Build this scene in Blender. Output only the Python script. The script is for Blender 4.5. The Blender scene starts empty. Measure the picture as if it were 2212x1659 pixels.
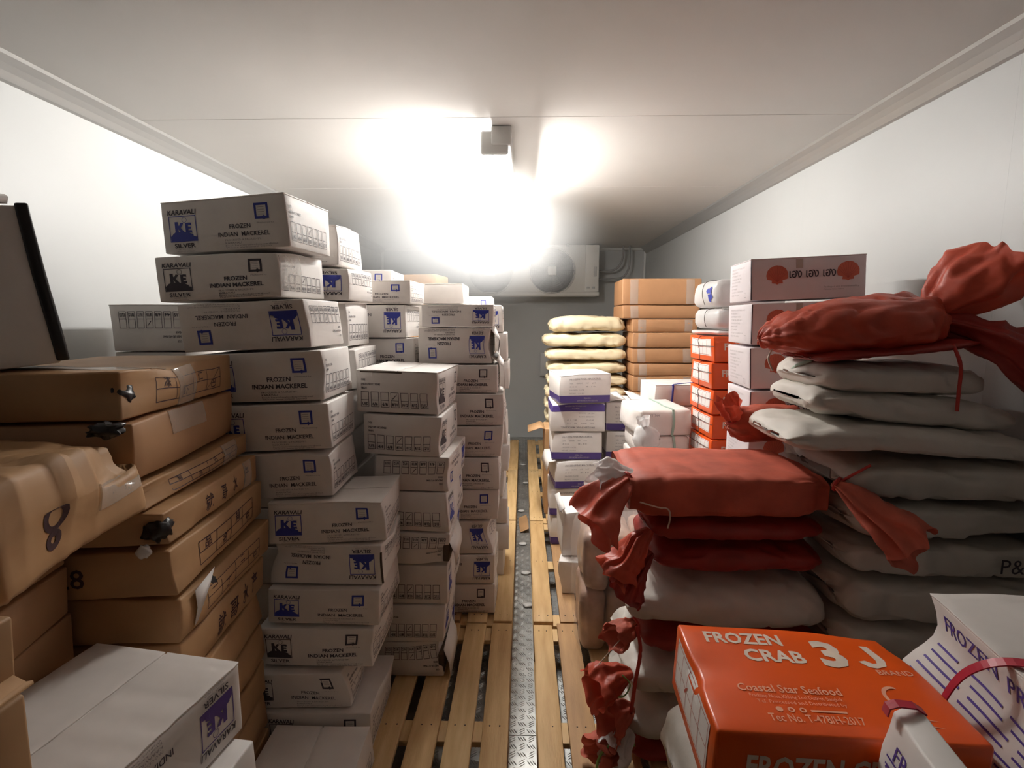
import bpy, math, random
from mathutils import Vector, Matrix, Euler, noise

# ------------------------------------------------------------------ camera, world, exposure
sc = bpy.context.scene
COL = sc.collection
cam_d = bpy.data.cameras.new('camera')
cam_d.sensor_fit = 'HORIZONTAL'; cam_d.sensor_width = 36.0
cam_d.lens = 36.0 * 1100.0 / 2212.0
cam_d.clip_start = 0.02
cam = bpy.data.objects.new('camera', cam_d); COL.objects.link(cam)
cam.location = (0, 0, 1.52)
cam.rotation_euler = (math.radians(90 - 7.228), 0, math.radians(1.24))
sc.camera = cam
world = bpy.data.worlds.new('world'); sc.world = world; world.use_nodes = True
world.node_tree.nodes['Background'].inputs[0].default_value = (0.01, 0.01, 0.01, 1)
world.node_tree.nodes['Background'].inputs[1].default_value = 0.0
sc.view_settings.view_transform = 'Standard'; sc.view_settings.look = 'None'
sc.view_settings.gamma = 1.0; sc.view_settings.use_curve_mapping = False
sc.view_settings.exposure = 0.25
sc.cycles.use_denoising = True
sc.cycles.max_bounces = 7; sc.cycles.diffuse_bounces = 5; sc.cycles.glossy_bounces = 3; sc.cycles.transparent_max_bounces = 6; sc.cycles.volume_bounces = 0
sc.cycles.use_adaptive_sampling = True; sc.cycles.adaptive_threshold = 0.12; sc.cycles.adaptive_min_samples = 16
sc.cycles.volume_step_rate = 6.0; sc.cycles.volume_max_steps = 48
sc.cycles.sample_clamp_indirect = 6.0
LAMP_STRENGTH = 265.0

# ------------------------------------------------------------------ materials
def mat(name, col, rough=0.6, metal=0.0, var=0.0, vscale=8.0, bump=0.0, bscale=60.0, trans=0.0, coat=0.0,
        stretch=(1, 1, 1), col2=None, alpha=1.0, sheen=0.0, spec=0.5):
    m = bpy.data.materials.new(name); m.use_nodes = True
    nt = m.node_tree; b = nt.nodes['Principled BSDF']
    b.inputs['Base Color'].default_value = (*col, 1)
    b.inputs['Roughness'].default_value = rough
    b.inputs['Metallic'].default_value = metal
    b.inputs['Specular IOR Level'].default_value = spec
    if coat:
        b.inputs['Coat Weight'].default_value = coat; b.inputs['Coat Roughness'].default_value = 0.15
    if alpha < 1: b.inputs['Alpha'].default_value = alpha
    tc = nt.nodes.new('ShaderNodeTexCoord'); mp = nt.nodes.new('ShaderNodeMapping')
    mp.inputs['Scale'].default_value = stretch
    nt.links.new(tc.outputs['Object'], mp.inputs['Vector'])
    if var or col2:
        n = nt.nodes.new('ShaderNodeTexNoise'); n.inputs['Scale'].default_value = vscale
        n.inputs['Detail'].default_value = 5.0
        nt.links.new(mp.outputs[0], n.inputs['Vector'])
        r = nt.nodes.new('ShaderNodeValToRGB')
        r.color_ramp.elements[0].position = 0.3; r.color_ramp.elements[1].position = 0.7
        c2 = col2 or tuple(c * (1 - var) for c in col)
        c1 = col if col2 else tuple(min(1, c * (1 + var * 0.5)) for c in col)
        r.color_ramp.elements[0].color = (*c2, 1); r.color_ramp.elements[1].color = (*c1, 1)
        nt.links.new(n.outputs['Fac'], r.inputs[0]); nt.links.new(r.outputs[0], b.inputs['Base Color'])
    if bump:
        n2 = nt.nodes.new('ShaderNodeTexNoise'); n2.inputs['Scale'].default_value = bscale
        n2.inputs['Detail'].default_value = 3.0
        nt.links.new(mp.outputs[0], n2.inputs['Vector'])
        bp = nt.nodes.new('ShaderNodeBump'); bp.inputs['Strength'].default_value = bump
        bp.inputs['Distance'].default_value = 0.004
        nt.links.new(n2.outputs['Fac'], bp.inputs['Height']); nt.links.new(bp.outputs[0], b.inputs['Normal'])
    if trans:
        tr = nt.nodes.new('ShaderNodeBsdfTranslucent'); mx = nt.nodes.new('ShaderNodeMixShader')
        mx.inputs[0].default_value = trans
        if var or col2: nt.links.new(r.outputs[0], tr.inputs[0])
        else: tr.inputs[0].default_value = (*col, 1)
        out = nt.nodes['Material Output']
        nt.links.new(b.outputs[0], mx.inputs[1]); nt.links.new(tr.outputs[0], mx.inputs[2])
        nt.links.new(mx.outputs[0], out.inputs['Surface'])
    return m

M = {}
M['wall'] = mat('wall_paint', (0.46, 0.467, 0.462), 0.45, var=0.04, vscale=1.5)
M['ceil'] = mat('ceiling_paint', (0.66, 0.635, 0.61), 0.55, var=0.04, vscale=1.5)
M['trim'] = mat('trim_white', (0.66, 0.66, 0.64), 0.4)
M['cove'] = mat('cove_aluminium', (0.42, 0.415, 0.405), 0.42, metal=0.5)
M['seal'] = mat('joint_sealant', (0.45, 0.44, 0.42), 0.6)
M['alu'] = mat('tread_plate', (0.62, 0.62, 0.60), 0.32, metal=0.85, var=0.3, vscale=5, bump=0.15, bscale=40)
M['alu_dirty'] = mat('tread_plate_base', (0.50, 0.50, 0.48), 0.42, metal=0.75, var=0.4, vscale=6, bump=0.2, bscale=30)
M['wood'] = mat('pallet_wood', (0.68, 0.45, 0.21), 0.62, col2=(0.50, 0.30, 0.12), vscale=5.0, stretch=(6, 0.7, 6), bump=0.25, bscale=40)
M['wood_b'] = mat('pallet_wood_pale', (0.74, 0.52, 0.26), 0.62, col2=(0.58, 0.37, 0.16), vscale=5.0, stretch=(7, 0.8, 7), bump=0.25, bscale=40)
M['wood_d'] = mat('pallet_wood_dark', (0.52, 0.31, 0.14), 0.65, col2=(0.36, 0.20, 0.09), vscale=5.0, stretch=(6, 0.7, 6), bump=0.25, bscale=40)
M['nail'] = mat('nail_steel', (0.12, 0.09, 0.07), 0.5, metal=0.6)
M['white'] = mat('white_board', (0.79, 0.75, 0.715), 0.55, var=0.07, vscale=9, bump=0.05, bscale=25)
M['white_b'] = mat('white_board_worn', (0.74, 0.69, 0.65), 0.58, var=0.10, vscale=7, bump=0.07, bscale=22)
M['kraft'] = mat('kraft_board', (0.46, 0.265, 0.125), 0.6, var=0.16, vscale=7, bump=0.06, bscale=30)
M['kraft_b'] = mat('kraft_board_plain', (0.43, 0.235, 0.115), 0.6, var=0.12, vscale=6, bump=0.05, bscale=30)
M['kraft_far'] = mat('kraft_board_fresh', (0.52, 0.27, 0.13), 0.5, var=0.1, vscale=5)
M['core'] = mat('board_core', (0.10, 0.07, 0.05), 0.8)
M['black'] = mat('hole_and_edge_black', (0.025, 0.022, 0.022), 0.35)  # black for the shade inside torn holes and for an edge strip
M['blue'] = mat('ink_blue', (0.035, 0.05, 0.36), 0.55)
M['violet'] = mat('ink_violet', (0.09, 0.05, 0.28), 0.5)
M['dark'] = mat('ink_dark', (0.055, 0.045, 0.06), 0.6)
M['grey'] = mat('ink_grey', (0.30, 0.27, 0.28), 0.6)
M['faint'] = mat('ink_faint', (0.50, 0.46, 0.46), 0.6)
M['brown'] = mat('ink_brown', (0.06, 0.025, 0.03), 0.6)
M['purple'] = mat('band_purple', (0.085, 0.05, 0.24), 0.45)
M['orange'] = mat('orange_board', (0.84, 0.105, 0.010), 0.32, var=0.12, vscale=4)
M['salmon'] = mat('shell_ink', (0.62, 0.15, 0.09), 0.6, var=0.1, vscale=20)
M['salmon_d'] = mat('shell_ink_dark', (0.46, 0.09, 0.06), 0.6)
M['cream'] = mat('ink_cream', (0.80, 0.66, 0.55), 0.55, var=0.1, vscale=30)
M['peach'] = mat('ink_peach', (0.86, 0.40, 0.26), 0.55)
M['label'] = mat('label_paper', (0.84, 0.80, 0.77), 0.55)
M['lilac'] = mat('shell_carton_board', (0.78, 0.72, 0.74), 0.5, var=0.05, vscale=6)
M['tape'] = mat('packing_tape', (0.62, 0.52, 0.42), 0.14, alpha=0.55, bump=0.3, bscale=30)
M['tape_c'] = mat('clear_tape', (0.75, 0.70, 0.64), 0.10, alpha=0.35, bump=0.5, bscale=40)
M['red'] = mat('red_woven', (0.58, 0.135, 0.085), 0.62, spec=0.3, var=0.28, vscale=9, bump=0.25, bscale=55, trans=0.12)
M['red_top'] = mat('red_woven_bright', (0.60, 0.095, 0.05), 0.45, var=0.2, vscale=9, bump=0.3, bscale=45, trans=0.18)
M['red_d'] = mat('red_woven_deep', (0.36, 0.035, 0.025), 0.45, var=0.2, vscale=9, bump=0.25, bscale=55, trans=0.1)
M['sack'] = mat('white_woven', (0.66, 0.62, 0.56), 0.6, var=0.12, vscale=6, bump=0.25, bscale=40)
M['sack_b'] = mat('white_woven_grey', (0.58, 0.54, 0.48), 0.6, var=0.15, vscale=5, bump=0.25, bscale=40)
M['sack_y'] = mat('paper_sack', (0.74, 0.63, 0.42), 0.5, var=0.1, vscale=6, bump=0.2, bscale=25)
M['film'] = mat('plastic_film', (0.85, 0.80, 0.78), 0.10, alpha=0.13, bump=0.6, bscale=25)
M['poly'] = mat('white_poly', (0.85, 0.83, 0.82), 0.3, trans=0.3, var=0.05, bump=0.3, bscale=30)
M['pink'] = mat('frozen_packs', (0.52, 0.34, 0.26), 0.35, var=0.4, vscale=14, coat=0.5, bump=0.4, bscale=18)
M['bale'] = mat('bale_wrap', (0.80, 0.74, 0.70), 0.4, var=0.08, vscale=8, bump=0.3, bscale=25)
M['green'] = mat('green_strap', (0.35, 0.50, 0.42), 0.4)
M['lime'] = mat('lime_twine', (0.35, 0.62, 0.22), 0.35, trans=0.3)
M['twine'] = mat('red_twine', (0.50, 0.04, 0.03), 0.5)
M['pale_twine'] = mat('pale_twine', (0.72, 0.60, 0.50), 0.6)
M['string'] = mat('dark_string', (0.16, 0.13, 0.12), 0.7)
M['redstrap'] = mat('red_strap', (0.45, 0.02, 0.045), 0.38)
M['bluestrap'] = mat('blue_strap', (0.05, 0.06, 0.45), 0.4)
M['metalw'] = mat('cooler_casing', (0.74, 0.72, 0.68), 0.4, var=0.05, vscale=4)
M['grille'] = mat('fan_grille', (0.26, 0.25, 0.245), 0.5, metal=0.1)
M['fan_dark'] = mat('fan_cavity', (0.20, 0.195, 0.19), 0.6)
M['pipe'] = mat('pipe_lagging', (0.30, 0.29, 0.28), 0.7)
M['greybox'] = mat('grey_plastic', (0.52, 0.52, 0.51), 0.5)
M['rubble'] = mat('litter_plastic', (0.75, 0.73, 0.70), 0.25, trans=0.2)

def emis(name, col, s):
    m = bpy.data.materials.new(name); m.use_nodes = True
    nt = m.node_tree; nt.nodes.remove(nt.nodes['Principled BSDF'])
    e = nt.nodes.new('ShaderNodeEmission'); e.inputs[0].default_value = (*col, 1); e.inputs[1].default_value = s
    nt.links.new(e.outputs[0], nt.nodes['Material Output'].inputs['Surface'])
    return m
M['tube'] = emis('lamp_tube', (1.0, 0.97, 0.92), LAMP_STRENGTH)

# ------------------------------------------------------------------ object helpers
def nvec(p):
    p = Vector(p)
    return Vector((noise.noise(p + Vector((9.3, -1.5, -7.9))), noise.noise(p), noise.noise(p + Vector((6.3, 5.1, -3.7)))))

def meshdata(name, verts, faces, m, smooth=True, mats=None, midx=None):
    me = bpy.data.meshes.new(name)
    me.from_pydata([tuple(v) for v in verts], [], faces)
    for mm in (mats or [m]): me.materials.append(mm)
    if midx: me.polygons.foreach_set('material_index', midx)
    if smooth: me.polygons.foreach_set('use_smooth', [True] * len(me.polygons))
    me.update()
    return me

def part(name, verts, faces, m, parent=None, smooth=True):
    o = bpy.data.objects.new(name, meshdata(name, verts, faces, m, smooth)); COL.objects.link(o)
    if parent: o.parent = parent
    return o

def link(name, me, parent=None, loc=None, rot=None):
    o = bpy.data.objects.new(name, me); COL.objects.link(o)
    if parent: o.parent = parent
    if loc: o.location = loc
    if rot: o.rotation_euler = rot
    return o

def tag(o, label=None, cat=None, group=None, kind=None):
    if label: o['label'] = label
    if cat: o['category'] = cat
    if group: o['group'] = group
    if kind: o['kind'] = kind
    return o

def thing(name, label, cat, loc=(0, 0, 0), rot=(0, 0, 0), group=None):
    o = bpy.data.objects.new(name, None); COL.objects.link(o)
    o.empty_display_size = 0.1
    o.location = loc; o.rotation_euler = rot
    return tag(o, label, cat, group)

def copy_tree(o, parent=None):
    c = o.copy(); COL.objects.link(c); c.parent = parent
    for ch in o.children: copy_tree(ch, c)
    return c

def axis(lo, hi, r, step):
    n = max(1, int(round((hi - lo - 2 * r) / step)))
    return [lo] + [lo + r + (hi - lo - 2 * r) * i / n for i in range(n + 1)] + [hi]

def rcub(lo, hi, r=0.004, step=0.045):
    """rounded cuboid between two corners, quads"""
    r = min(r, *[(hi[k] - lo[k]) * 0.45 for k in range(3)])
    ax = [axis(lo[k], hi[k], r, step) for k in range(3)]
    verts, idx, faces = [], {}, []
    def vid(p):
        key = (round(p[0], 6), round(p[1], 6), round(p[2], 6))
        if key in idx: return idx[key]
        c = [min(max(p[k], lo[k] + r), hi[k] - r) for k in range(3)]
        dv = Vector((p[0] - c[0], p[1] - c[1], p[2] - c[2]))
        q = Vector(c) + (dv.normalized() * r if dv.length > 0 else dv)
        idx[key] = len(verts); verts.append(q); return idx[key]
    for k in range(3):
        a, b = (k + 1) % 3, (k + 2) % 3
        for side in (0, 1):
            val = hi[k] if side else lo[k]
            for i in range(len(ax[a]) - 1):
                for j in range(len(ax[b]) - 1):
                    q = []
                    for (ii, jj) in ((i, j), (i + 1, j), (i + 1, j + 1), (i, j + 1)):
                        p = [0, 0, 0]; p[k] = val; p[a] = ax[a][ii]; p[b] = ax[b][jj]
                        q.append(vid(p))
                    faces.append(q if side else q[::-1])
    return verts, faces

def box(lo, hi, r=0.002):
    return rcub(lo, hi, r, 10.0)

def merge(*geoms):
    V, Fc = [], []
    for v, f in geoms:
        o = len(V); V += list(v); Fc += [[i + o for i in q] for q in f]
    return V, Fc

def tube(pts, r, n=8, closed=False):
    pts = [Vector(p) for p in pts]; V, Fc = [], []
    m = len(pts); up = Vector((0.13, 0.2, 1)).normalized()
    for i, p in enumerate(pts):
        if closed: t = pts[(i + 1) % m] - pts[i - 1]
        else: t = pts[min(i + 1, m - 1)] - pts[max(i - 1, 0)]
        t.normalize(); a = t.cross(up)
        if a.length < 1e-3: a = t.cross(Vector((1, 0, 0)))
        a.normalize(); b = a.cross(t)
        rr = r[i] if isinstance(r, (list, tuple)) else r
        for k in range(n):
            an = 2 * math.pi * k / n
            V.append(p + a * math.cos(an) * rr + b * math.sin(an) * rr)
    for i in range(m if closed else m - 1):
        j = (i + 1) % m
        for k in range(n):
            Fc.append([i * n + k, i * n + (k + 1) % n, j * n + (k + 1) % n, j * n + k])
    if not closed:
        Fc.append(list(range(n))[::-1]); Fc.append([(m - 1) * n + k for k in range(n)])
    return V, Fc

def smooth_path(pts, n=6):
    P = [Vector(p) for p in pts]; out = []
    for i in range(len(P) - 1):
        p0 = P[max(i - 1, 0)]; p1 = P[i]; p2 = P[i + 1]; p3 = P[min(i + 2, len(P) - 1)]
        for k in range(n):
            t = k / n
            out.append(0.5 * ((2 * p1) + (p2 - p0) * t + (2 * p0 - 5 * p1 + 4 * p2 - p3) * t * t + (3 * p1 - p0 - 3 * p2 + p3) * t ** 3))
    out.append(P[-1]); return out

def ribbon(pts, wdir, w, th=0.0012):
    """flat strap along pts, width vector wdir (per point or one)"""
    V, Fc = [], []
    for i, p in enumerate(pts):
        p = Vector(p); d = Vector(wdir[i] if isinstance(wdir, list) else wdir).normalized() * (w / 2)
        t = (Vector(pts[min(i + 1, len(pts) - 1)]) - Vector(pts[max(i - 1, 0)])).normalized()
        nrm = t.cross(d).normalized() * th
        V += [p + d + nrm, p - d + nrm, p - d - nrm, p + d - nrm]
    for i in range(len(pts) - 1):
        for k in range(4):
            Fc.append([4 * i + k, 4 * i + (k + 1) % 4, 4 * i + 4 + (k + 1) % 4, 4 * i + 4 + k])
    Fc.append([0, 1, 2, 3]); n = 4 * (len(pts) - 1); Fc.append([n + 3, n + 2, n + 1, n])
    return V, Fc

# ------------------------------------------------------------------ print helpers (flat lettering)
_tc = {}
def glyphs(s, bold=0.0, res=2):
    key = (s, bold, res)
    if key in _tc: return _tc[key]
    cu = bpy.data.curves.new('lettering', 'FONT'); cu.body = s; cu.size = 1.0
    cu.resolution_u = res; cu.offset = bold; cu.fill_mode = 'FRONT'
    ob = bpy.data.objects.new('lettering', cu); COL.objects.link(ob)
    dg = bpy.context.evaluated_depsgraph_get(); dg.update()
    me = ob.evaluated_get(dg).to_mesh()
    P = [(v.co.x, v.co.y) for v in me.vertices]; Q = [list(p.vertices) for p in me.polygons]
    ob.evaluated_get(dg).to_mesh_clear()
    bpy.data.objects.remove(ob); bpy.data.curves.remove(cu)
    if P:
        x0 = min(p[0] for p in P); P = [(p[0] - x0, p[1]) for p in P]
    _tc[key] = (P, Q, max([p[0] for p in P] or [1.0]))
    return _tc[key]

def T(s, x, y, cap, align='l', bold=0.0, width=None, shear=0.0, res=2):
    P, Q, W = glyphs(s, bold, res)
    k = cap / 0.70; kx = k
    if width: kx = width / W
    w = W * kx
    ox = x - (w / 2 if align == 'c' else (w if align == 'r' else 0))
    return [(ox + p[0] * kx + shear * p[1] * k, y + p[1] * k) for p in P], Q

def rect(x0, y0, x1, y1, seg=0.04):
    n = max(1, int(abs(x1 - x0) / seg)); m = max(1, int(abs(y1 - y0) / seg))
    P = [(x0 + (x1 - x0) * i / n, y0 + (y1 - y0) * j / m) for j in range(m + 1) for i in range(n + 1)]
    Q = [[j * (n + 1) + i, j * (n + 1) + i + 1, (j + 1) * (n + 1) + i + 1, (j + 1) * (n + 1) + i] for j in range(m) for i in range(n)]
    return P, Q

def frame(x0, y0, x1, y1, t):
    out = [rect(x0, y0, x1, y0 + t), rect(x0, y1 - t, x1, y1), rect(x0, y0 + t, x0 + t, y1 - t), rect(x1 - t, y0 + t, x1, y1 - t)]
    return cat2(out)

def cat2(gs):
    P, Q = [], []
    for p, q in gs:
        o = len(P); P += p; Q += [[i + o for i in f] for f in q]
    return P, Q

def poly(pts): return list(pts), [list(range(len(pts)))]

def ringp(cx, cy, r, t, n=20):
    P = []
    for i in range(n):
        a = 2 * math.pi * i / n
        P += [(cx + r * math.cos(a), cy + r * math.sin(a)), (cx + (r - t) * math.cos(a), cy + (r - t) * math.sin(a))]
    return P, [[2 * i, (2 * i + 2) % (2 * n), (2 * i + 3) % (2 * n), 2 * i + 1] for i in range(n)]

def emblem(x0, y0, x1, y1):
    """framed picture mark: block letters standing on a jagged base"""
    w, h = x1 - x0, y1 - y0
    X = lambda u: x0 + u * w
    Y = lambda v: y0 + v * h
    base = [poly([(X(a), Y(0.02)), (X(b), Y(0.02)), (X(b), Y(hb)), (X(a), Y(ha))]) for a, b, ha, hb in
            ((0.03, 0.12, 0.22, 0.30), (0.12, 0.20, 0.33, 0.36), (0.20, 0.50, 0.38, 0.38), (0.50, 0.74, 0.36, 0.36), (0.74, 0.86, 0.32, 0.26), (0.86, 0.97, 0.20, 0.16))]
    K = [poly([(X(a), Y(b)) for a, b in q]) for q in (
        ((0.22, 0.36), (0.34, 0.36), (0.34, 0.78), (0.22, 0.78)),
        ((0.34, 0.50), (0.42, 0.36), (0.56, 0.36), (0.34, 0.66)),
        ((0.34, 0.56), (0.44, 0.74), (0.54, 0.72), (0.40, 0.50)),
        ((0.60, 0.34), (0.70, 0.34), (0.70, 0.72), (0.60, 0.72)),
        ((0.70, 0.64), (0.82, 0.62), (0.82, 0.72), (0.70, 0.73)),
        ((0.70, 0.49), (0.80, 0.49), (0.80, 0.57), (0.70, 0.57)),
        ((0.70, 0.34), (0.83, 0.34), (0.82, 0.43), (0.70, 0.43)))]
    return cat2([frame(x0, y0, x1, y1, w * 0.025)] + base + K + [ringp(X(0.58), Y(0.84), w * 0.09, w * 0.012)])

def qmark(x0, y0, x1, y1):
    w, h = x1 - x0, y1 - y0; t = w * 0.15
    tail = poly([(x0 + w * 0.50, y0 + t * 0.6), (x0 + w * 0.66, y0 - t * 0.55), (x0 + w * 0.80, y0 + t * 0.6), (x0 + w * 0.66, y0 + t * 1.6)])
    return cat2([frame(x0, y0, x1, y1, t), tail])

def print_fish(style):
    """long side of the fish cartons; style: bold | thin"""
    def fn(w, h, rng):
        X = lambda u: (u - 0.5) * w
        V = lambda v: (1 - v) * h
        d, e, small = [], [], []
        bold = 0.026 if style == 'bold' else 0.010
        e.append(emblem(X(0.06), V(0.78), X(0.285), V(0.27)))
        d.append(T('KARAVALI', X(0.055), V(0.245), h * 0.095, width=w * 0.235, bold=0.018, shear=0.12))
        d.append(T('SILVER', X(0.09), V(0.90), h * 0.085, width=w * 0.17, bold=0.016))
        small.append(T('NET WT. 10 KGS', X(0.175), V(0.945), h * 0.028, 'c', res=1))
        small.append(T('PRODUCT OF INDIA', X(0.175), V(0.99), h * 0.028, 'c', res=1))
        q = qmark(X(0.755), V(0.44), X(0.865), V(0.14))
        e.append(q)
        for k in range(4):
            small.append(rect(X(0.785), V(0.36) + k * h * 0.045, X(0.835), V(0.36) + k * h * 0.045 + h * 0.008))
        small.append(T('Marketed by', X(0.77), V(0.525), h * 0.026, width=w * 0.13, res=1))
        if style == 'bold':
            d.append(T('FROZEN', X(0.555), V(0.60), h * 0.088, width=w * 0.185, bold=bold))
            d.append(T('INDIAN MACKEREL', X(0.43), V(0.74), h * 0.088, width=w * 0.44, bold=bold))
        else:
            d.append(T('FROZEN', X(0.545), V(0.595), h * 0.085, width=w * 0.17, bold=bold))
            d.append(T('INDIAN  MACKEREL', X(0.45), V(0.745), h * 0.085, width=w * 0.41, bold=bold))
        tgt = d if style == 'bold' else small
        tgt.append(T('PROCESSED & PACKED BY:', X(0.50), V(0.83), h * 0.035, width=w * 0.29, res=1))
        tgt.append(T('KARAVALI', X(0.50), V(0.885), h * 0.036, width=w * 0.13, res=1, bold=0.01))
        tgt.append(T('Email: karavaliseafoodexports@mail', X(0.50), V(0.93), h * 0.03, width=w * 0.41, res=1))
        tgt.append(T('Website: www.karavali exports', X(0.50), V(0.97), h * 0.03, width=w * 0.36, res=1))
        return {'emblem': cat2(e), 'letter': cat2(d), 'small': cat2(small)}
    return fn

GRADES = ('U/5', '4/6', '6/8', '8/10', '10/12', '8/12', '12/15')
def print_grade(w, h, rng):
    X = lambda u: (u - 0.5) * w
    V = lambda v: (1 - v) * h
    d, g = [], []
    for s, v, ww in (('CODE', 0.23, 0.055), ('SHELF LIFE OF 2 YEARS', 0.34, 0.24), ('GRADE', 0.43, 0.07)):
        d.append(T(s, X(0.06), V(v), h * 0.045, width=w * ww * 1.0, res=1, bold=0.03))
    for k in range(7):
        a = 0.055 + 0.122 * k
        t = 0.0017
        g.append(frame(X(a), V(0.87), X(a + 0.098), V(0.50), t))
        g.append(rect(X(a), V(0.70) - t / 2, X(a + 0.098), V(0.70) + t / 2))
        d.append(T(GRADES[k], X(a + 0.049), V(0.83), h * 0.072, 'c', bold=0.035, width=w * 0.07, res=1))
    k = 3
    a = 0.055 + 0.122 * k
    d.append(poly([(X(a + 0.02), V(0.655)), (X(a + 0.026), V(0.67)), (X(a + 0.08), V(0.55)), (X(a + 0.074), V(0.545))]))
    return {'grid': cat2(g), 'letter': cat2(d)}

def shellmark(cx, cy, r):
    P = []; n = 44
    for i in range(n + 1):
        a = math.radians(-22 + 224 * i / n)
        rr = r * (1 + 0.035 * abs(math.sin(a * 6.5)))
        P.append((cx + rr * 1.05 * math.cos(a), cy + rr * math.sin(a)))
    P += [(cx - 0.52 * r, cy - 0.52 * r), (cx - 0.55 * r, cy - 0.80 * r), (cx - 0.18 * r, cy - 0.84 * r), (cx, cy - 0.95 * r),
          (cx + 0.18 * r, cy - 0.84 * r), (cx + 0.55 * r, cy - 0.80 * r), (cx + 0.52 * r, cy - 0.52 * r)]
    body = [P + [(cx, cy)], [[i, (i + 1) % len(P), len(P)] for i in range(len(P))]]
    ribs = []
    for k in range(9):
        a = math.radians(14 + 19 * k)
        o = Vector((cx, cy - 0.7 * r)); e = Vector((cx + 0.93 * r * math.cos(a), cy + 0.93 * r * math.sin(a)))
        nn = Vector((-(e - o).y, (e - o).x)).normalized() * r * 0.014
        ribs.append(poly([tuple(o - nn), tuple(e - nn), tuple(e + nn), tuple(o + nn)]))
    return body, cat2(ribs)

def print_shell(w, h, rng):
    s1, r1 = shellmark(-0.265 * w, 0.60 * h, 0.235 * h); s2, r2 = shellmark(0.345 * w, 0.63 * h, 0.235 * h)
    d = [T('เฮง เฮง เฮง', 0.04 * w, 0.53 * h, h * 0.20, 'c', bold=0.014, width=w * 0.40, res=2)]
    sm = [T('Packaged and Distributed by', 0.14 * w, 0.26 * h, h * 0.04, width=w * 0.30, res=1), T('Mahachai, Samut Sakhon', 0.14 * w, 0.20 * h, h * 0.035, width=w * 0.17, res=1)]
    return {'shell': cat2([s1, s2]), 'rib': cat2([r1, r2]), 'letter': cat2(d), 'small': cat2(sm)}

def print_shell_side(w, h, rng):
    L = [T(s, -0.36 * w, (0.84 - 0.085 * i) * h, h * 0.04, width=w * ww, res=1) for i, (s, ww) in enumerate(
        (('PRODUCT OF THAILAND', 0.62), ('INGREDIENTS', 0.3), ('NET WEIGHT 10 KG', 0.45), ('STORE BELOW -18 C', 0.5), ('PRODUCTION DATE', 0.42), ('EXPIRY DATE', 0.3), ('LOT NUMBER', 0.28), ('PACKED IN CLEAN ROOM', 0.55), ('KEEP FROZEN', 0.36)))]
    f = frame(0.26 * w, 0.10 * h, 0.33 * w, 0.22 * h, 0.0012)
    return {'faint': cat2(L), 'small': f}

def print_band(w, h, rng):
    L = [T('FROZEN PINK MACKEREL', 0, 0.82 * h, h * 0.06, 'c', width=w * 0.62, res=1, bold=0.01)]
    for i, row in enumerate(('SIZE      GRADE      WT      LOT', '      300      8-10', 'PACKED DATE', 'NET WT.   10.00 KG')):
        L.append(T(row, -0.30 * w, (0.68 - 0.12 * i) * h, h * 0.045, width=w * (0.5 if i < 2 else 0.28), res=1))
    return {'purple': rect(-w / 2, 0.0, w / 2, h * 0.27, 0.03), 'small': cat2(L),
            'faintb': cat2([T('FISH CO.', 0.05 * w, 0.14 * h, h * 0.06, 'c', width=w * 0.14, res=1), T('EXPORTERS & PROCESSORS', 0.05 * w, 0.06 * h, h * 0.045, 'c', width=w * 0.40, res=1)])}
def print_band_side(w, h, rng):
    return {'purple': rect(-w / 2, 0.0, w / 2, h * 0.27, 0.03)}

def tablep(x0, y0, x1, y1, cols, rows, t=0.0022):
    g = [rect(x0 + (x1 - x0) * i / cols - t / 2, y0, x0 + (x1 - x0) * i / cols + t / 2, y1) for i in range(cols + 1)]
    g += [rect(x0, y0 + (y1 - y0) * j / rows - t / 2, x1, y0 + (y1 - y0) * j / rows + t / 2) for j in range(rows + 1)]
    return cat2(g)

def print_kraft_table(chars, tick=True):
    def fn(w, h, rng):
        g = [tablep(-0.28 * w, 0.18 * h, 0.34 * w, 0.72 * h, 4, 2)]
        for i, c in enumerate(chars):
            g.append(T(c, (-0.20 + 0.155 * i) * w, 0.24 * h if i % 2 else 0.50 * h, h * 0.19, 'c', bold=0.012))
        if tick:
            x0, x1 = 0.19 * w, 0.33 * w
            g.append(poly([(x0, 0.20 * h), (x0 + 0.003, 0.20 * h), (x1, 0.70 * h), (x1 - 0.003, 0.70 * h)]))
        return {'brown': cat2(g)}
    return fn
def print_kraft_name(w, h, rng):
    return {'brown': cat2([T(c, (-0.12 + 0.145 * i) * w, 0.22 * h + 0.04 * i * h, h * 0.42, 'c', width=h * 0.40, bold=0.012) for i, c in enumerate('就哥水产')])}
def print_number(s, x=0.0, cap=0.3):
    def fn(w, h, rng):
        return {'brown': T(s, x * w, 0.3 * h, h * cap, 'c', bold=0.01)}
    return fn

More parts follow.
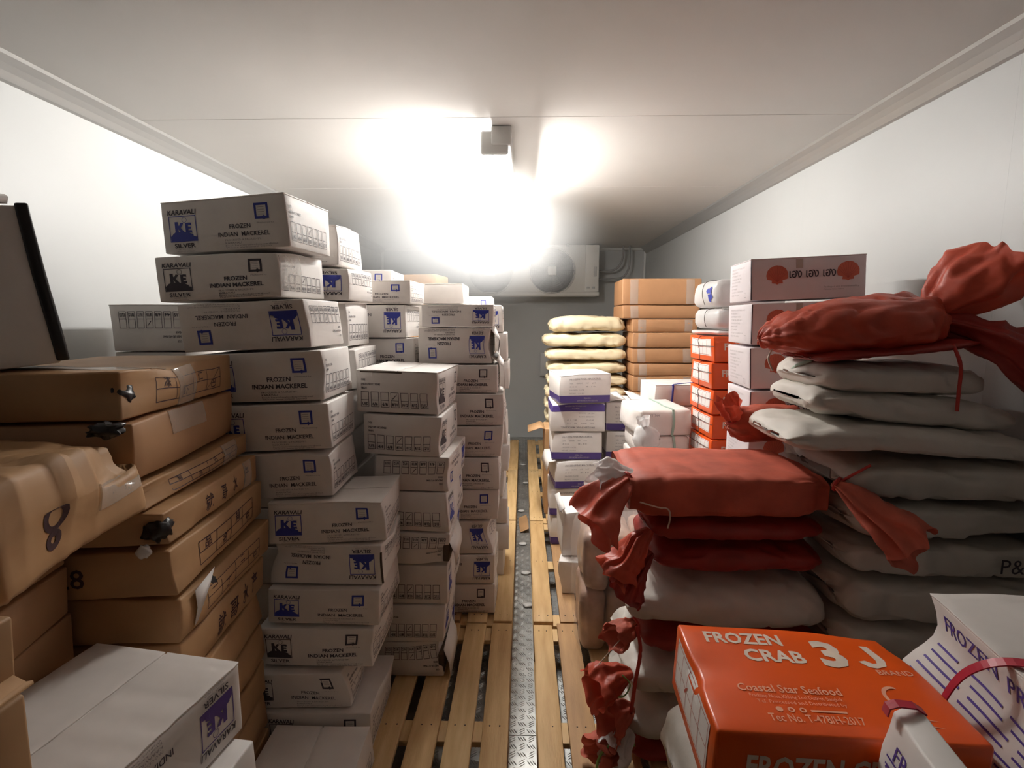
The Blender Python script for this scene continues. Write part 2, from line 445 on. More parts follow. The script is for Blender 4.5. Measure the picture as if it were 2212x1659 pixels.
def print_crab_top(w, h, rng):
    b = [T('FROZEN', -0.39 * w, 0.80 * h, h * 0.115, width=w * 0.36, bold=0.03), T('CRAB', -0.24 * w, 0.625 * h, h * 0.115, width=w * 0.27, bold=0.03),
         T('3', 0.10 * w, 0.62 * h, h * 0.25, width=w * 0.125, bold=0.045), *[poly([(0.27 * w + a * 0.13 * w, 0.63 * h + b * 0.25 * h) for a, b in q]) for q in (((0.68, 0.30), (1, 0.30), (1, 1), (0.68, 1)), ((0.60, 0.16), (0.84, 0.05), (1, 0.30), (0.68, 0.30)), ((0.45, 0.14), (0.45, -0.06), (0.84, 0.05), (0.60, 0.16)), ((0.0, 0.20), (0.20, -0.02), (0.45, -0.06), (0.45, 0.14), (0.26, 0.26)))]]
    p = [T('BRAND', 0.31 * w, 0.55 * h, h * 0.05, width=w * 0.15, bold=0.01), T('Coastal Star Seafood', -0.345 * w, 0.335 * h, h * 0.065, width=w * 0.42, bold=0.012),
         T('Prachuap Nuea, Khlong Toei District, Bangkok', -0.31 * w, 0.285 * h, h * 0.03, width=w * 0.37, res=1),
         T('Tel. Processed and Distributed by', -0.29 * w, 0.24 * h, h * 0.028, width=w * 0.35, res=1),
         T('Tec No. T-478/H-2017', -0.275 * w, 0.10 * h, h * 0.06, width=w * 0.36, bold=0.008)]
    for i in range(3): p.append(ringp((-0.22 + 0.045 * i) * w, 0.195 * h, 0.006, 0.003 if i else 0.006, 10))
    p.append(rect(-0.10 * w, 0.185 * h, 0.04 * w, 0.20 * h))
    # crescent and wave mark at the right
    arc = []
    for i in range(15):
        a = math.radians(70 + 200 * i / 14); arc.append((0.30 * w + 0.055 * w * math.cos(a), 0.34 * h + 0.10 * h * math.sin(a)))
    for i in range(14, -1, -1):
        a = math.radians(70 + 200 * i / 14); arc.append((0.308 * w + 0.048 * w * math.cos(a), 0.34 * h + 0.08 * h * math.sin(a)))
    n = len(arc) // 2
    p.append((arc, [[i, i + 1, len(arc) - 2 - i, len(arc) - 1 - i] for i in range(n - 1)]))
    for j in range(2):
        p.append(poly([(0.22 * w, (0.17 - 0.05 * j) * h), (0.30 * w, (0.185 - 0.05 * j) * h), (0.38 * w, (0.16 - 0.05 * j) * h), (0.30 * w, (0.17 - 0.05 * j) * h)]))
    return {'cream': cat2(b), 'peach': cat2(p)}
def print_crab_front(w, h, rng):
    return {'cream': cat2([T('FROZEN CRAB', -0.38 * w, 0.48 * h, h * 0.26, width=w * 0.62, bold=0.03)])}
def print_crab_label(w, h, rng):
    return {'paper': rect(-0.40 * w, 0.22 * h, 0.40 * w, 0.90 * h), 'line': cat2([tablep(-0.38 * w, 0.26 * h, 0.38 * w, 0.86 * h, 5, 2, 0.0016),
            poly([(-0.12 * w, 0.5 * h), (-0.10 * w, 0.48 * h), (-0.04 * w, 0.62 * h), (-0.05 * w, 0.64 * h)])])}

def print_blue_text(lines, n_small=10):
    def fn(w, h, rng):
        b = [T(s, x * w, y * h, c * h, width=ww * w, bold=0.006) for s, x, y, c, ww in lines]
        sm = []
        for i in range(n_small):
            y = 0.70 - 0.062 * i
            x = -0.44
            for k in range(3):
                ww = rng.uniform(0.12, 0.24)
                sm.append(rect(x * w, y * h, (x + ww) * w, y * h + h * 0.016))
                x += ww + 0.05
        return {'violet': cat2(b), 'small': cat2(sm)}
    return fn

INK = {'emblem': ('printed_emblem', 'blue'), 'letter': ('printed_lettering', 'dark'), 'small': ('printed_small_lettering', 'grey'),
       'grid': ('printed_size_boxes', 'dark'), 'shell': ('printed_shell', 'salmon'), 'rib': ('printed_shell_ribs', 'salmon_d'),
       'faint': ('printed_small_lettering', 'faint'), 'faintb': ('printed_band_lettering', 'faint'), 'purple': ('purple_band', 'purple'),
       'brown': ('printed_table', 'brown'), 'cream': ('printed_title', 'cream'), 'peach': ('printed_address', 'peach'),
       'paper': ('size_label', 'label'), 'line': ('label_lines', 'salmon_d'), 'violet': ('printed_lettering', 'violet')}

# ------------------------------------------------------------------ cartons
class Warp:
    def __init__(s, w, d, h, seed, jit=0.005, bulge=0.005, nz=0.002, nf=5.0, dents=(), ridge=None):
        rng = random.Random(seed)
        s.w, s.d, s.h, s.nz, s.nf, s.dents, s.ridge = w, d, h, nz, nf, dents, ridge
        s.c = [Vector((rng.uniform(-jit, jit), rng.uniform(-jit, jit), rng.uniform(-jit, 0) * 0.6 if k >= 4 else 0)) for k in range(8)]
        s.b = [bulge * rng.uniform(0.3, 1.0) for _ in range(5)]
        s.off = Vector((rng.uniform(-50, 50), rng.uniform(-50, 50), rng.uniform(-50, 50)))
    def __call__(s, p):
        u, v, t = 2 * p[0] / s.w, 2 * p[1] / s.d, 2 * p[2] / s.h - 1
        q = Vector(p)
        uu, vv, tt = max(-1, min(1, u)), max(-1, min(1, v)), max(-1, min(1, t))
        for k in range(8):
            wt = (1 + (uu if k & 1 else -uu)) * (1 + (vv if k & 2 else -vv)) * (1 + (tt if k & 4 else -tt)) / 8
            q += s.c[k] * wt
        U, V_, T_ = 1 - uu * uu, 1 - vv * vv, 1 - tt * tt
        q.x += uu * abs(uu) * V_ * T_ * s.b[0]
        q.y += vv * abs(vv) * U * T_ * s.b[1]
        if t > 0: q.z -= tt * U * V_ * s.b[2] * 0.5
        if s.nz:
            nv = nvec(Vector(p) * s.nf + s.off)
            nv.z *= 0.5 if t > -0.9 else 0.0
            q += nv * s.nz
        if s.ridge: q += s.ridge(p, u, v, t)
        for (cx, cy, cz, rad, disp) in s.dents:
            dd = (Vector((u, v, t)) - Vector((cx, cy, cz)))
            k = math.exp(-(dd.length / rad) ** 2)
            q += Vector(disp) * k
        q.z = min(max(q.z, 0.0 if p[2] >= 0 else p[2]), max(s.h, p[2]))
        return q

def face_map(face, w, d, h, off):
    if face == 'front': return lambda u, v: (u, -d / 2 - off, v)
    if face == 'right': return lambda u, v: (w / 2 + off, u, v)
    if face == 'left': return lambda u, v: (-w / 2 - off, -u, v)
    if face == 'top': return lambda u, v: (u, v - d / 2, h + off)
    if face == 'back': return lambda u, v: (-u, d / 2 + off, v)

def subdiv(P, Q, mx):
    P = list(P); out = []; mid = {}
    def m(i, j):
        k = (min(i, j), max(i, j))
        if k not in mid:
            mid[k] = len(P); P.append(((P[i][0] + P[j][0]) / 2, (P[i][1] + P[j][1]) / 2))
        return mid[k]
    def L(i, j): return math.hypot(P[i][0] - P[j][0], P[i][1] - P[j][1])
    st = []
    for f in Q:
        if max(L(f[i], f[i - 1]) for i in range(len(f))) <= mx: out.append(f)
        else: st += [[f[0], f[i], f[i + 1]] for i in range(1, len(f) - 1)]
    while st:
        a, b, c = st.pop()
        e = sorted(((L(a, b), a, b, c), (L(b, c), b, c, a), (L(c, a), c, a, b)))[-1]
        if e[0] <= mx: out.append([a, b, c])
        else:
            k = m(e[1], e[2]); st += [[e[1], k, e[3]], [k, e[2], e[3]]]
    return P, out

class Skin:
    """the faceted carton surface itself, so that print lies on it"""
    def __init__(s, w, d, h, r, step, wp):
        s.lo, s.hi, s.wp = (-w / 2, -d / 2, 0), (w / 2, d / 2, h), wp
        s.r = min(r, *[(s.hi[k] - s.lo[k]) * 0.45 for k in range(3)])
        s.ax = [axis(s.lo[k], s.hi[k], s.r, step) for k in range(3)]; s.c = {}
    def node(s, p):
        if p in s.c: return s.c[p]
        c = [min(max(p[k], s.lo[k] + s.r), s.hi[k] - s.r) for k in range(3)]
        dv = Vector((p[0] - c[0], p[1] - c[1], p[2] - c[2]))
        s.c[p] = s.wp(Vector(c) + (dv.normalized() * s.r if dv.length > 0 else dv))
        return s.c[p]
    def at(s, p, k):
        a, b = [q for q in range(3) if q != k]
        def cell(q, v):
            A = s.ax[q]; i = 0
            while i < len(A) - 2 and v > A[i + 1]: i += 1
            return A[i], A[i + 1], min(1, max(0, (v - A[i]) / (A[i + 1] - A[i])))
        a0, a1, fa = cell(a, p[a]); b0, b1, fb = cell(b, p[b])
        def N(x, y):
            q = [0, 0, 0]; q[k] = s.hi[k] if p[k] > (s.lo[k] + s.hi[k]) / 2 else s.lo[k]; q[a] = x; q[b] = y
            return s.node(tuple(q))
        return (N(a0, b0) * (1 - fa) + N(a1, b0) * fa) * (1 - fb) + (N(a0, b1) * (1 - fa) + N(a1, b1) * fa) * fb

FAX = {'front': (1, -1), 'back': (1, 1), 'left': (0, -1), 'right': (0, 1), 'top': (2, 1)}
def apply_prints(root, prints, w, d, h, wp, seed, r=0.004, step=0.045):
    rng = random.Random(seed + 77)
    sk = Skin(w, d, h, r, step, wp)
    for face, fn, flip in prints:
        fw, fh = (d, h) if face in ('left', 'right') else ((w, d) if face == 'top' else (w, h))
        k, sg = FAX[face]
        mp = face_map(face, w, d, h, 0.0)
        for key, (P, Q) in fn(fw, fh, rng).items():
            if not P: continue
            P, Q = subdiv(P, Q, 0.022)
            nm, mk = INK[key]
            off = 0.0009 + (0.0006 if key in ('letter', 'small', 'line', 'faintb', 'rib') else 0)
            V = []
            for (a, b) in P:
                if flip: a, b = -a, fh - b
                q = sk.at(mp(a, b), k).copy(); q[k] += sg * off; V.append(q)
            o = part(nm, V, Q, M[override.get(key, mk)], root, smooth=False)
            o['kind'] = 'stuff'
override = {}

def carton(name, label, cat, c, s, yaw=0, roll=0, pitch=0, m='white', prints=(), seed=0, flaps=None, group=None, r=0.004, step=0.032,
           jit=0.005, bulge=0.005, nz=0.002, nf=5.0, dents=(), ridge=None, body_name='carton_body'):
    w, d, h = s
    root = thing(name, label, cat, c, (math.radians(pitch), math.radians(roll), math.radians(yaw)), group)
    wp = Warp(w, d, h, seed, jit, bulge, nz, nf, dents, ridge)
    V, Fc = rcub((-w / 2, -d / 2, 0), (w / 2, d / 2, h), r, step)
    part(body_name, [wp(v) for v in V], Fc, M[m], root)
    apply_prints(root, prints, w, d, h, wp, seed, r, step)
    if flaps:   # top closing flaps with the meeting gap
        g = 0.0024 if name == 'fish_carton' and h < 0.145 else 0.0016
        rects = (((-w / 2, -d / 2), (w / 2, -g)), ((-w / 2, g), (w / 2, d / 2))) if flaps == 'x' else (((-w / 2, -d / 2), (-g, d / 2)), ((g, -d / 2), (w / 2, d / 2)))
        for a, b in rects:
            V, Fc = rcub((a[0], a[1], h - 0.001), (b[0], b[1], h + 0.0032), 0.001, step)
            part('top_flap', [wp(v) for v in V], Fc, M[m], root)
    root['_'] = 0; del root['_']
    return root, wp

ORD = ['topmost', 'second from the top', 'third from the top', 'fourth from the top', 'fifth from the top', 'sixth from the top', 'seventh from the top',
       'eighth from the top', 'ninth from the top', 'tenth from the top', 'eleventh from the top', 'lowest']

# ------------------------------------------------------------------ room shell
XL, XR, YB, YF, ZC = -1.78, 1.52, 6.5, -0.7, 2.40
def struct(name, loc=(0, 0, 0)):
    o = bpy.data.objects.new(name, None); COL.objects.link(o); o.location = loc
    return tag(o, kind='structure')

fl = struct('floor')
for i in range(6):      # riveted tread-plate sheets
    y0, y1 = YF + i * 1.2, min(YF + (i + 1) * 1.2, YB) - 0.003
    part('plate', *box((XL, y0, -0.05), (XR, y1, 0.0), 0.0008), M['alu_dirty'], fl, smooth=False)
# raised lugs of the plates along the aisle, five-bar pattern
V, Fc = [], []
def lug(x, y, a, L, wd, hh):
    o = len(V); ca, sa = math.cos(a), math.sin(a)
    def P(u, v, z): return (x + u * ca - v * sa, y + u * sa + v * ca, z)
    V.extend([P(-L, 0, 0), P(0, -wd, 0), P(L, 0, 0), P(0, wd, 0), P(-L * 0.6, 0, hh), P(L * 0.6, 0, hh)])
    Fc.extend([[o, o + 1, o + 5, o + 4], [o + 1, o + 2, o + 5], [o + 2, o + 3, o + 5], [o + 3, o, o + 4, o + 5]])
P_ = 0.034
for i in range(int((YB - 0.9) / P_)):
    for j in range(-14, 15):
        x0, y0 = j * P_ + 0.0, 0.9 + i * P_
        if not -0.44 < x0 < 0.46: continue
        horiz = (i + j) % 2 == 0
        for k in range(3):
            o = (k - 1) * 0.0095
            if horiz: lug(x0, y0 + o, 0.6, 0.0135, 0.0028, 0.0018)
            else: lug(x0 + o, y0, math.pi / 2 + 0.6, 0.0135, 0.0028, 0.0018)
lg = part('tread_lugs', V, Fc, M['alu'], fl, smooth=False); lg['kind'] = 'stuff'

ce = struct('ceiling')
for y0, y1 in ((YF, 0.0), (0.0, 1.12), (1.12, 2.36), (2.36, 3.56), (3.56, 4.76), (4.76, YB)):
    part('panel', *box((XL - 0.05, y0 + 0.0012, ZC), (XR + 0.05, y1 - 0.0012, ZC + 0.08), 0.0012), M['ceil'], ce, smooth=False)
for nm, x0, x1 in (('wall_left', XL - 0.08, XL), ('wall_right', XR, XR + 0.08)):
    wl = struct(nm)
    for i in range(6):
        y0, y1 = YF + i * 1.2, YF + (i + 1) * 1.2
        part('panel', *box((x0, y0 + 0.0001, 0.0), (x1, y1 - 0.0001, ZC), 0.0001), M['wall'], wl, smooth=False)
wl = struct('wall_back')
for i in range(3):
    x0, x1 = XL + i * 1.1, XL + (i + 1) * 1.1
    part('panel', *box((x0 + 0.0001, YB, 0.0), (x1 - 0.0001, YB + 0.08, ZC), 0.0001), M['wall'], wl, smooth=False)
wl = struct('wall_front')      # unseen wall behind the camera, doorway opened to cut bounced light
for lo, hi in (((XL, 0.0), (-0.85, ZC)), ((0.85, 0.0), (XR, ZC)), ((-0.85, 2.1), (0.85, ZC))):
    part('panel', *box((lo[0], YF - 0.08, lo[1]), (hi[0], YF, hi[1]), 0.001), M['wall'], wl, smooth=False)
dr = struct('door_1')          # sliding door leaf, pushed aside outside the room
part('door_leaf', *box((0.90, YF - 0.16, 0.02), (2.6, YF - 0.10, 2.15), 0.006), M['wall'], dr)
part('door_handle', *box((0.96, YF - 0.22, 0.95), (1.0, YF - 0.16, 1.15), 0.01), M['greybox'], dr)
# coved trims along the ceiling edges and in the far corners
def cove(name, x, sx, y0, y1):
    prof = [(0, 0), (0.075, 0), (0.068, -0.010), (0.046, -0.028), (0.028, -0.046), (0.010, -0.068), (0, -0.075)]
    V = [(x + sx * u, y, ZC + v) for y in (y0, y1) for u, v in prof]
    m = len(prof)
    Fc = [[k, (k + 1) % m, m + (k + 1) % m, m + k] for k in range(m)] + [list(range(m))[::-1], list(range(m, 2 * m))]
    return tag(part(name, V, Fc, M['cove'], None, smooth=False), kind='structure')
cove('trim_1', XL, 1, YF, YB); cove('trim_2', XR, -1, YF, YB)
tag(part('trim_3', *box((XL + 0.03, YB - 0.035, ZC - 0.035), (XR - 0.03, YB, ZC), 0.01), M['trim']), kind='structure')
tag(part('trim_4', *box((XR - 0.03, YB - 0.03, 0), (XR, YB, ZC - 0.04), 0.01), M['trim']), kind='structure')
tag(part('trim_5', *box((XL, YB - 0.03, 0), (XL + 0.03, YB, ZC - 0.04), 0.01), M['trim']), kind='structure')

# ------------------------------------------------------------------ lamp on the ceiling
lp = thing('ceiling_lamp', 'bright twin tube batten lamp glowing on the ceiling above the aisle', 'lamp', (-0.13, 2.45, ZC))
part('lamp_housing', *rcub((-0.02, 0.0, -0.085), (0.075, 1.24, -0.001), 0.008, 0.3), M['trim'], lp)
for sx, sz in ((-0.046, -0.072), (0.004, -0.110)):
    part('lamp_tube', *tube([(sx, 0.03 + 1.18 * k / 6, sz) for k in range(7)], 0.014, 12), M['tube'], lp)
for y in (0.006, 1.214):
    part('end_cap', *rcub((-0.068, y, -0.126), (0.06, y + 0.022, -0.02), 0.012, 0.1), M['trim'], lp)

# thin mist, mostly added as bloom of the lamp, reaching over the cooler
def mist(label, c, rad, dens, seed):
    m = bpy.data.materials.new('bloom_mist'); m.use_nodes = True
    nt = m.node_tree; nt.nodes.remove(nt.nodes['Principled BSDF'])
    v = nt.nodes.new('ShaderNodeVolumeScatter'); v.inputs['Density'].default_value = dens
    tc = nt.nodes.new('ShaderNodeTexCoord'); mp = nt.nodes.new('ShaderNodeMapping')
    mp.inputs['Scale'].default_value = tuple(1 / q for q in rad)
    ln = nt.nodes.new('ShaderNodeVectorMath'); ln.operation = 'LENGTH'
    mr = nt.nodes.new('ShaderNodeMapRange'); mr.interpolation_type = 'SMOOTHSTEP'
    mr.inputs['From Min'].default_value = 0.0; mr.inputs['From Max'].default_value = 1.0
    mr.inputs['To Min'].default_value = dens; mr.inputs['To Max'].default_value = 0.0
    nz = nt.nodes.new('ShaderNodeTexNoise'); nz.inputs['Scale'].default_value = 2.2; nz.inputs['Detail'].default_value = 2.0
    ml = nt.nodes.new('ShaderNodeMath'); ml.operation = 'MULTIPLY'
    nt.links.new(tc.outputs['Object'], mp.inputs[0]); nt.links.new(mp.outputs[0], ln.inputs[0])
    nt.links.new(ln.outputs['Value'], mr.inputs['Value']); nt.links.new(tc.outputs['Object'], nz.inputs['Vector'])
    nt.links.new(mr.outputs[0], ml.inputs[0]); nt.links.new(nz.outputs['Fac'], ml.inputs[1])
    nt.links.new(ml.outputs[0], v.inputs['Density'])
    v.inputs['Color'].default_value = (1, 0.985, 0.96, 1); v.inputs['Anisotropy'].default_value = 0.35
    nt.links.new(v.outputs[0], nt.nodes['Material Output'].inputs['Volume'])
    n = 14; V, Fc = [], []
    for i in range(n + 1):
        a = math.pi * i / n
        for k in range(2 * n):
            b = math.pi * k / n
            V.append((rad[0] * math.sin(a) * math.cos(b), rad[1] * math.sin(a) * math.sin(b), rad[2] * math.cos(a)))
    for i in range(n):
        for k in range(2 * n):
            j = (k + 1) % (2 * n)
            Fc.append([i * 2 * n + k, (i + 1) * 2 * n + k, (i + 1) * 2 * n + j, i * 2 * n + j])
    o = part('bloom_mist', V, Fc, m); o.location = c
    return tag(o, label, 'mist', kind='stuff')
mist('thin mist with added lamp bloom around the ceiling lamp', (-0.38, 3.10, 1.97), (0.95, 1.25, 0.42), 3.5, 1)
mist('thin mist with added lamp glow in front of the left cooler fan', (-0.80, 4.85, 1.93), (0.95, 1.2, 0.46), 2.0, 2)

# ------------------------------------------------------------------ air cooler on the back wall
EX0, EX1, EY0, EY1, EZ0, EZ1 = -0.70, 0.885, 6.10, 6.47, 1.815, 2.385
ev = thing('air_cooler', 'white twin fan air cooler hung high on the back wall', 'air cooler', ((EX0 + EX1) / 2, EY1, EZ0))
def loc(geom, org=((EX0 + EX1) / 2, EY1, EZ0)):
    return [Vector(v) - Vector(org) for v in geom[0]], geom[1]
part('casing', *loc(rcub((EX0, EY0, EZ0), (EX1 - 0.012, EY1, EZ1), 0.012, 0.4)), M['metalw'], ev)
part('side_panel', *loc(rcub((EX1 - 0.16, EY0 - 0.006, EZ0 + 0.03), (EX1, EY1 - 0.02, EZ1 - 0.005), 0.006, 0.4)), M['metalw'], ev)
part('drip_tray', *loc(rcub((EX0 - 0.01, EY0 - 0.012, EZ0 - 0.02), (EX1 + 0.008, EY1, EZ0 + 0.025), 0.006, 0.4)), M['metalw'], ev)
part('name_plate', *loc(rcub((EX1 - 0.06, EY0 - 0.012, 2.02), (EX1 - 0.025, EY0 - 0.005, 2.13), 0.002, 0.4)), M['greybox'], ev)
part('latch', *loc(rcub((EX1 - 0.14, EY0 - 0.014, 1.88), (EX1 - 0.105, EY0 - 0.006, 1.90), 0.002, 0.4)), M['greybox'], ev)
part('latch', *loc(rcub((EX1 - 0.08, EY0 - 0.014, 1.88), (EX1 - 0.045, EY0 - 0.006, 1.90), 0.002, 0.4)), M['greybox'], ev)
part('hanger', *loc(rcub((0.50, EY0 - 0.01, 2.36), (0.53, EY0 + 0.01, 2.395), 0.003, 0.4)), M['greybox'], ev)
for fx in (-0.385, 0.335):
    fz, R_ = 2.085, 0.262
    V = [Vector((fx, EY0 - 0.004, fz))]; n = 48
    for k in range(n): V.append(Vector((fx + R_ * math.cos(2 * math.pi * k / n), EY0 - 0.004, fz + R_ * math.sin(2 * math.pi * k / n))))
    fan = part('fan_opening', *loc((V, [[0, 1 + (k + 1) % n, 1 + k] for k in range(n)])), M['fan_dark'], ev, smooth=False)
    gm = []
    for i in range(11):
        rr = R_ * (0.14 + 0.086 * i)
        gm.append(tube([(fx + rr * math.cos(2 * math.pi * k / 40), EY0 - 0.03 - 0.012 * (1 - (rr / R_) ** 2), fz + rr * math.sin(2 * math.pi * k / 40)) for k in range(40)], 0.0022, 4, True))
    for k in range(8):
        a = 2 * math.pi * k / 8
        gm.append(tube([(fx + q * R_ * math.cos(a), EY0 - 0.034, fz + q * R_ * math.sin(a)) for q in (0.1, 1.0)], 0.0028, 4))
    part('guard_grille', *loc(merge(*gm)), M['grille'], ev)
    part('guard_ring', *loc(tube([(fx + R_ * 1.02 * math.cos(2 * math.pi * k / 48), EY0 - 0.012, fz + R_ * 1.02 * math.sin(2 * math.pi * k / 48)) for k in range(48)], 0.012, 6, True)), M['metalw'], ev)
    part('fan_hub', *loc(rcub((fx - 0.055, EY0 - 0.05, fz - 0.055), (fx + 0.055, EY0 - 0.02, fz + 0.055), 0.016, 0.05)), M['metalw'], ev)
    bl = []
    for k in range(5):
        a0 = 2 * math.pi * k / 5
        q = []
        for (rr, da, y) in ((0.05, -0.3, 0.0), (0.24, -0.25, -0.012), (0.24, 0.3, 0.008), (0.05, 0.4, 0.006)):
            q.append(Vector((fx + rr * math.cos(a0 + da), EY0 - 0.012 + y * 0.4, fz + rr * math.sin(a0 + da))))
        bl.append((q + [v + Vector((0, 0.002, 0)) for v in q], [[0, 1, 2, 3], [7, 6, 5, 4], [0, 4, 5, 1], [1, 5, 6, 2], [2, 6, 7, 3], [3, 7, 4, 0]]))
    part('fan_blades', *loc(merge(*bl)), M['grille'], ev, smooth=False)
pp = thing('refrigerant_pipes', 'two dark lagged pipes bending up from the cooler to the ceiling', 'pipe', (EX1, 6.3, 2.0))
for zz, xx in ((2.10, 1.20), (2.0, 1.28)):
    g = tube(smooth_path([(EX1 - 0.01, 6.3, zz), (EX1 + 0.12, 6.3, zz), (xx - 0.09, 6.3, zz + 0.02), (xx - 0.02, 6.3, zz + 0.10), (xx, 6.3, zz + 0.2), (xx, 6.3, ZC - 0.002)], 6), 0.012, 8)
    part('pipe', *loc(g, (EX1, 6.3, 2.0)), M['pipe'], pp)
sb = thing('socket_box', 'small grey plastic box fixed low on the back wall', 'box', (0.27, YB, 0.80))
part('box_body', *rcub((-0.055, -0.06, 0.0), (0.055, -0.001, 0.30), 0.008, 0.2), M['greybox'], sb)
part('box_lid', *rcub((-0.045, -0.068, 0.02), (0.045, -0.058, 0.28), 0.004, 0.2), M['greybox'], sb)

# ------------------------------------------------------------------ pallets
ZD = 0.14
def pallet(label, x_in, sx, y0, L=1.18, seed=0, widths=None, n=9):
    rng = random.Random(seed)
    root = thing('wooden_pallet', label, 'pallet', (x_in + sx * 0.6, y0 + L / 2, 0), group='wooden pallets on the floor')
    def P(g): return [Vector(v) - root.location for v in g[0]], g[1]
    x = 0.0; k = 0
    while x < 1.15:
        w = rng.uniform(0.082, 0.096)
        a, b = x_in + sx * x, x_in + sx * (x + w)
        wp = Warp(w, L, 0.02, seed * 31 + k, 0.003, 0, 0.001, 3)
        dy = rng.uniform(-0.008, 0.008)
        g = rcub((min(a, b), y0 + dy, ZD - 0.02), (max(a, b), y0 + L + dy, ZD), 0.0025, 0.2)
        ms = rng.choice(['wood', 'wood_b', 'wood', 'wood_d'])
        sl = part('slat', *P(([Vector(v) + nvec(Vector(v) * 3 + Vector((seed, 0, k))) * 0.0025 for v in g[0]], g[1])), M[ms], root)
        if abs(x) < 0.5:
            gm = []
            for yy in (y0 + 0.05, y0 + L / 2, y0 + L - 0.05):
                for q in (0.3, 0.7):
                    xx = min(a, b) + w * q + rng.uniform(-0.006, 0.006)
                    gm.append(tube([(xx, yy, ZD - 0.004), (xx, yy, ZD + 0.0016)], 0.0028, 6))
            nl = part('nail_heads', *P(merge(*gm)), M['nail'], sl)
        x += w + rng.uniform(0.022, 0.034); k += 1
    W = x
    for yy in (y0 + 0.0, y0 + L / 2 - 0.045, y0 + L - 0.09):
        part('bearer', *P(rcub((min(x_in, x_in + sx * W), yy, ZD - 0.042), (max(x_in, x_in + sx * W), yy + 0.09, ZD - 0.0215), 0.003, 0.4)), M['wood_b'], root)
        for q in (0.0, 0.5, 0.92):
            xa = x_in + sx * W * q; xb = xa + sx * 0.09
            part('block', *P(rcub((min(xa, xb), yy, 0.018), (max(xa, xb), yy + 0.09, ZD - 0.043), 0.003, 0.4)), M['wood_d'], root)
    for q in (0.0, 0.5, 0.92):
        xa = x_in + sx * W * q; xb = xa + sx * 0.09
        part('skid', *P(rcub((min(xa, xb), y0, 0.001), (max(xa, xb), y0 + L, 0.0175), 0.003, 0.4)), M['wood'], root)
    return root
LN = ('behind the camera side', 'nearest in view', 'second from the camera', 'third from the camera', 'farthest')
for i in range(5):
    pallet('wooden pallet under the left stacks, %s along the aisle' % LN[i], -0.047, -1, -0.21 + i * 1.2, seed=11 + i)
    pallet('wooden pallet under the right stacks, %s along the aisle' % LN[i], 0.052, 1, -0.21 + i * 1.2, seed=31 + i)

# ------------------------------------------------------------------ white fish cartons
FISH_GROUP = 'white printed fish cartons'
_n = [0]
def fish(label, c, s, yaw=0, roll=0, style='thin', flip=False, front='long', dark=False, flaps=None, dents=(), m=None, wear=1.0, plain=False):
    global override
    _n[0] += 1; sd = 100 + _n[0]
    override = {'emblem': 'dark'} if dark else {}
    pr = []
    if not plain:
        pr = [('front', print_fish(style), flip), ('right', print_grade, flip)] if front == 'long' else [('front', print_grade, flip), ('right', print_fish(style), flip)]
    r, wp = carton('fish_carton', label, 'carton', c, (s[0], s[1], s[2] - 0.004), yaw, roll, 0, m or ('white' if _n[0] % 3 else 'white_b'), pr, sd, flaps,
                   FISH_GROUP, jit=0.006 * wear, bulge=0.007 * wear, nz=0.0032 * wear, nf=6.0, dents=dents)
    override = {}
    return r, wp

def flap_piece(root, wp, pts, m='white', th=0.002, name='torn_flap'):
    """bent board flap: list of quads corner rows [(a,b),(c,d),...] in nominal carton space"""
    V, Fc = [], []
    for a, b in pts:
        a, b = Vector(a), Vector(b)
        V += [a, b]
    n = len(pts)
    nr = []
    for i in range(n):
        t = (V[2 * min(i + 1, n - 1)] - V[2 * max(i - 1, 0)]); ww = V[2 * i + 1] - V[2 * i]
        nn = t.cross(ww); nn = nn.normalized() * th if nn.length > 1e-9 else Vector((0, 0, th)); nr.append(nn)
    V2 = V + [V[2 * i + k] + nr[i] for i in range(n) for k in (0, 1)]
    o = 2 * n
    for i in range(n - 1):
        Fc += [[2 * i, 2 * i + 1, 2 * i + 3, 2 * i + 2], [o + 2 * i + 2, o + 2 * i + 3, o + 2 * i + 1, o + 2 * i],
               [2 * i + 2, o + 2 * i + 2, o + 2 * i, 2 * i], [2 * i + 1, o + 2 * i + 1, o + 2 * i + 3, 2 * i + 3]]
    Fc += [[0, o, o + 1, 1], [2 * n - 1, o + 2 * n - 1, o + 2 * n - 2, 2 * n - 2]]
    return part(name, V2, Fc, M[m], root, smooth=True)

# nearest tall stack (A)
STK = 'of the tall nearest white stack'
rows = [
 ((-0.910, 1.743, 1.734), (0.422, 0.27, 0.162), -8, -2, 'thin', False, False),
 ((-0.935, 1.732, 1.583), (0.409, 0.27, 0.145), -5, -2.5, 'bold', False, True),
 ((-0.871, 1.726, 1.424), (0.419, 0.27, 0.157), -3, -2.5, 'thin', True, False),
 ((-0.831, 1.715, 1.260), (0.398, 0.27, 0.162), 0, -2, 'bold', False, False),
 ((-0.807, 1.708, 1.102), (0.375, 0.27, 0.156), 2, -2, 'thin', False, False),
 ((-0.796, 1.695, 0.949), (0.365, 0.27, 0.151), 3, -1.8, 'thin', False, False),
 ((-0.633, 1.678, 0.808), (0.365, 0.265, 0.139), 3, -1.2, 'thin', False, False),
 ((-0.632, 1.670, 0.672), (0.359, 0.27, 0.136), 0, 0, 'thin', True, False),
 ((-0.638, 1.650, 0.549), (0.358, 0.27, 0.122), 0, 0.3, 'thin', False, False),
 ((-0.663, 1.635, 0.413), (0.364, 0.27, 0.134), 0, 0.5, 'bold', False, True)]
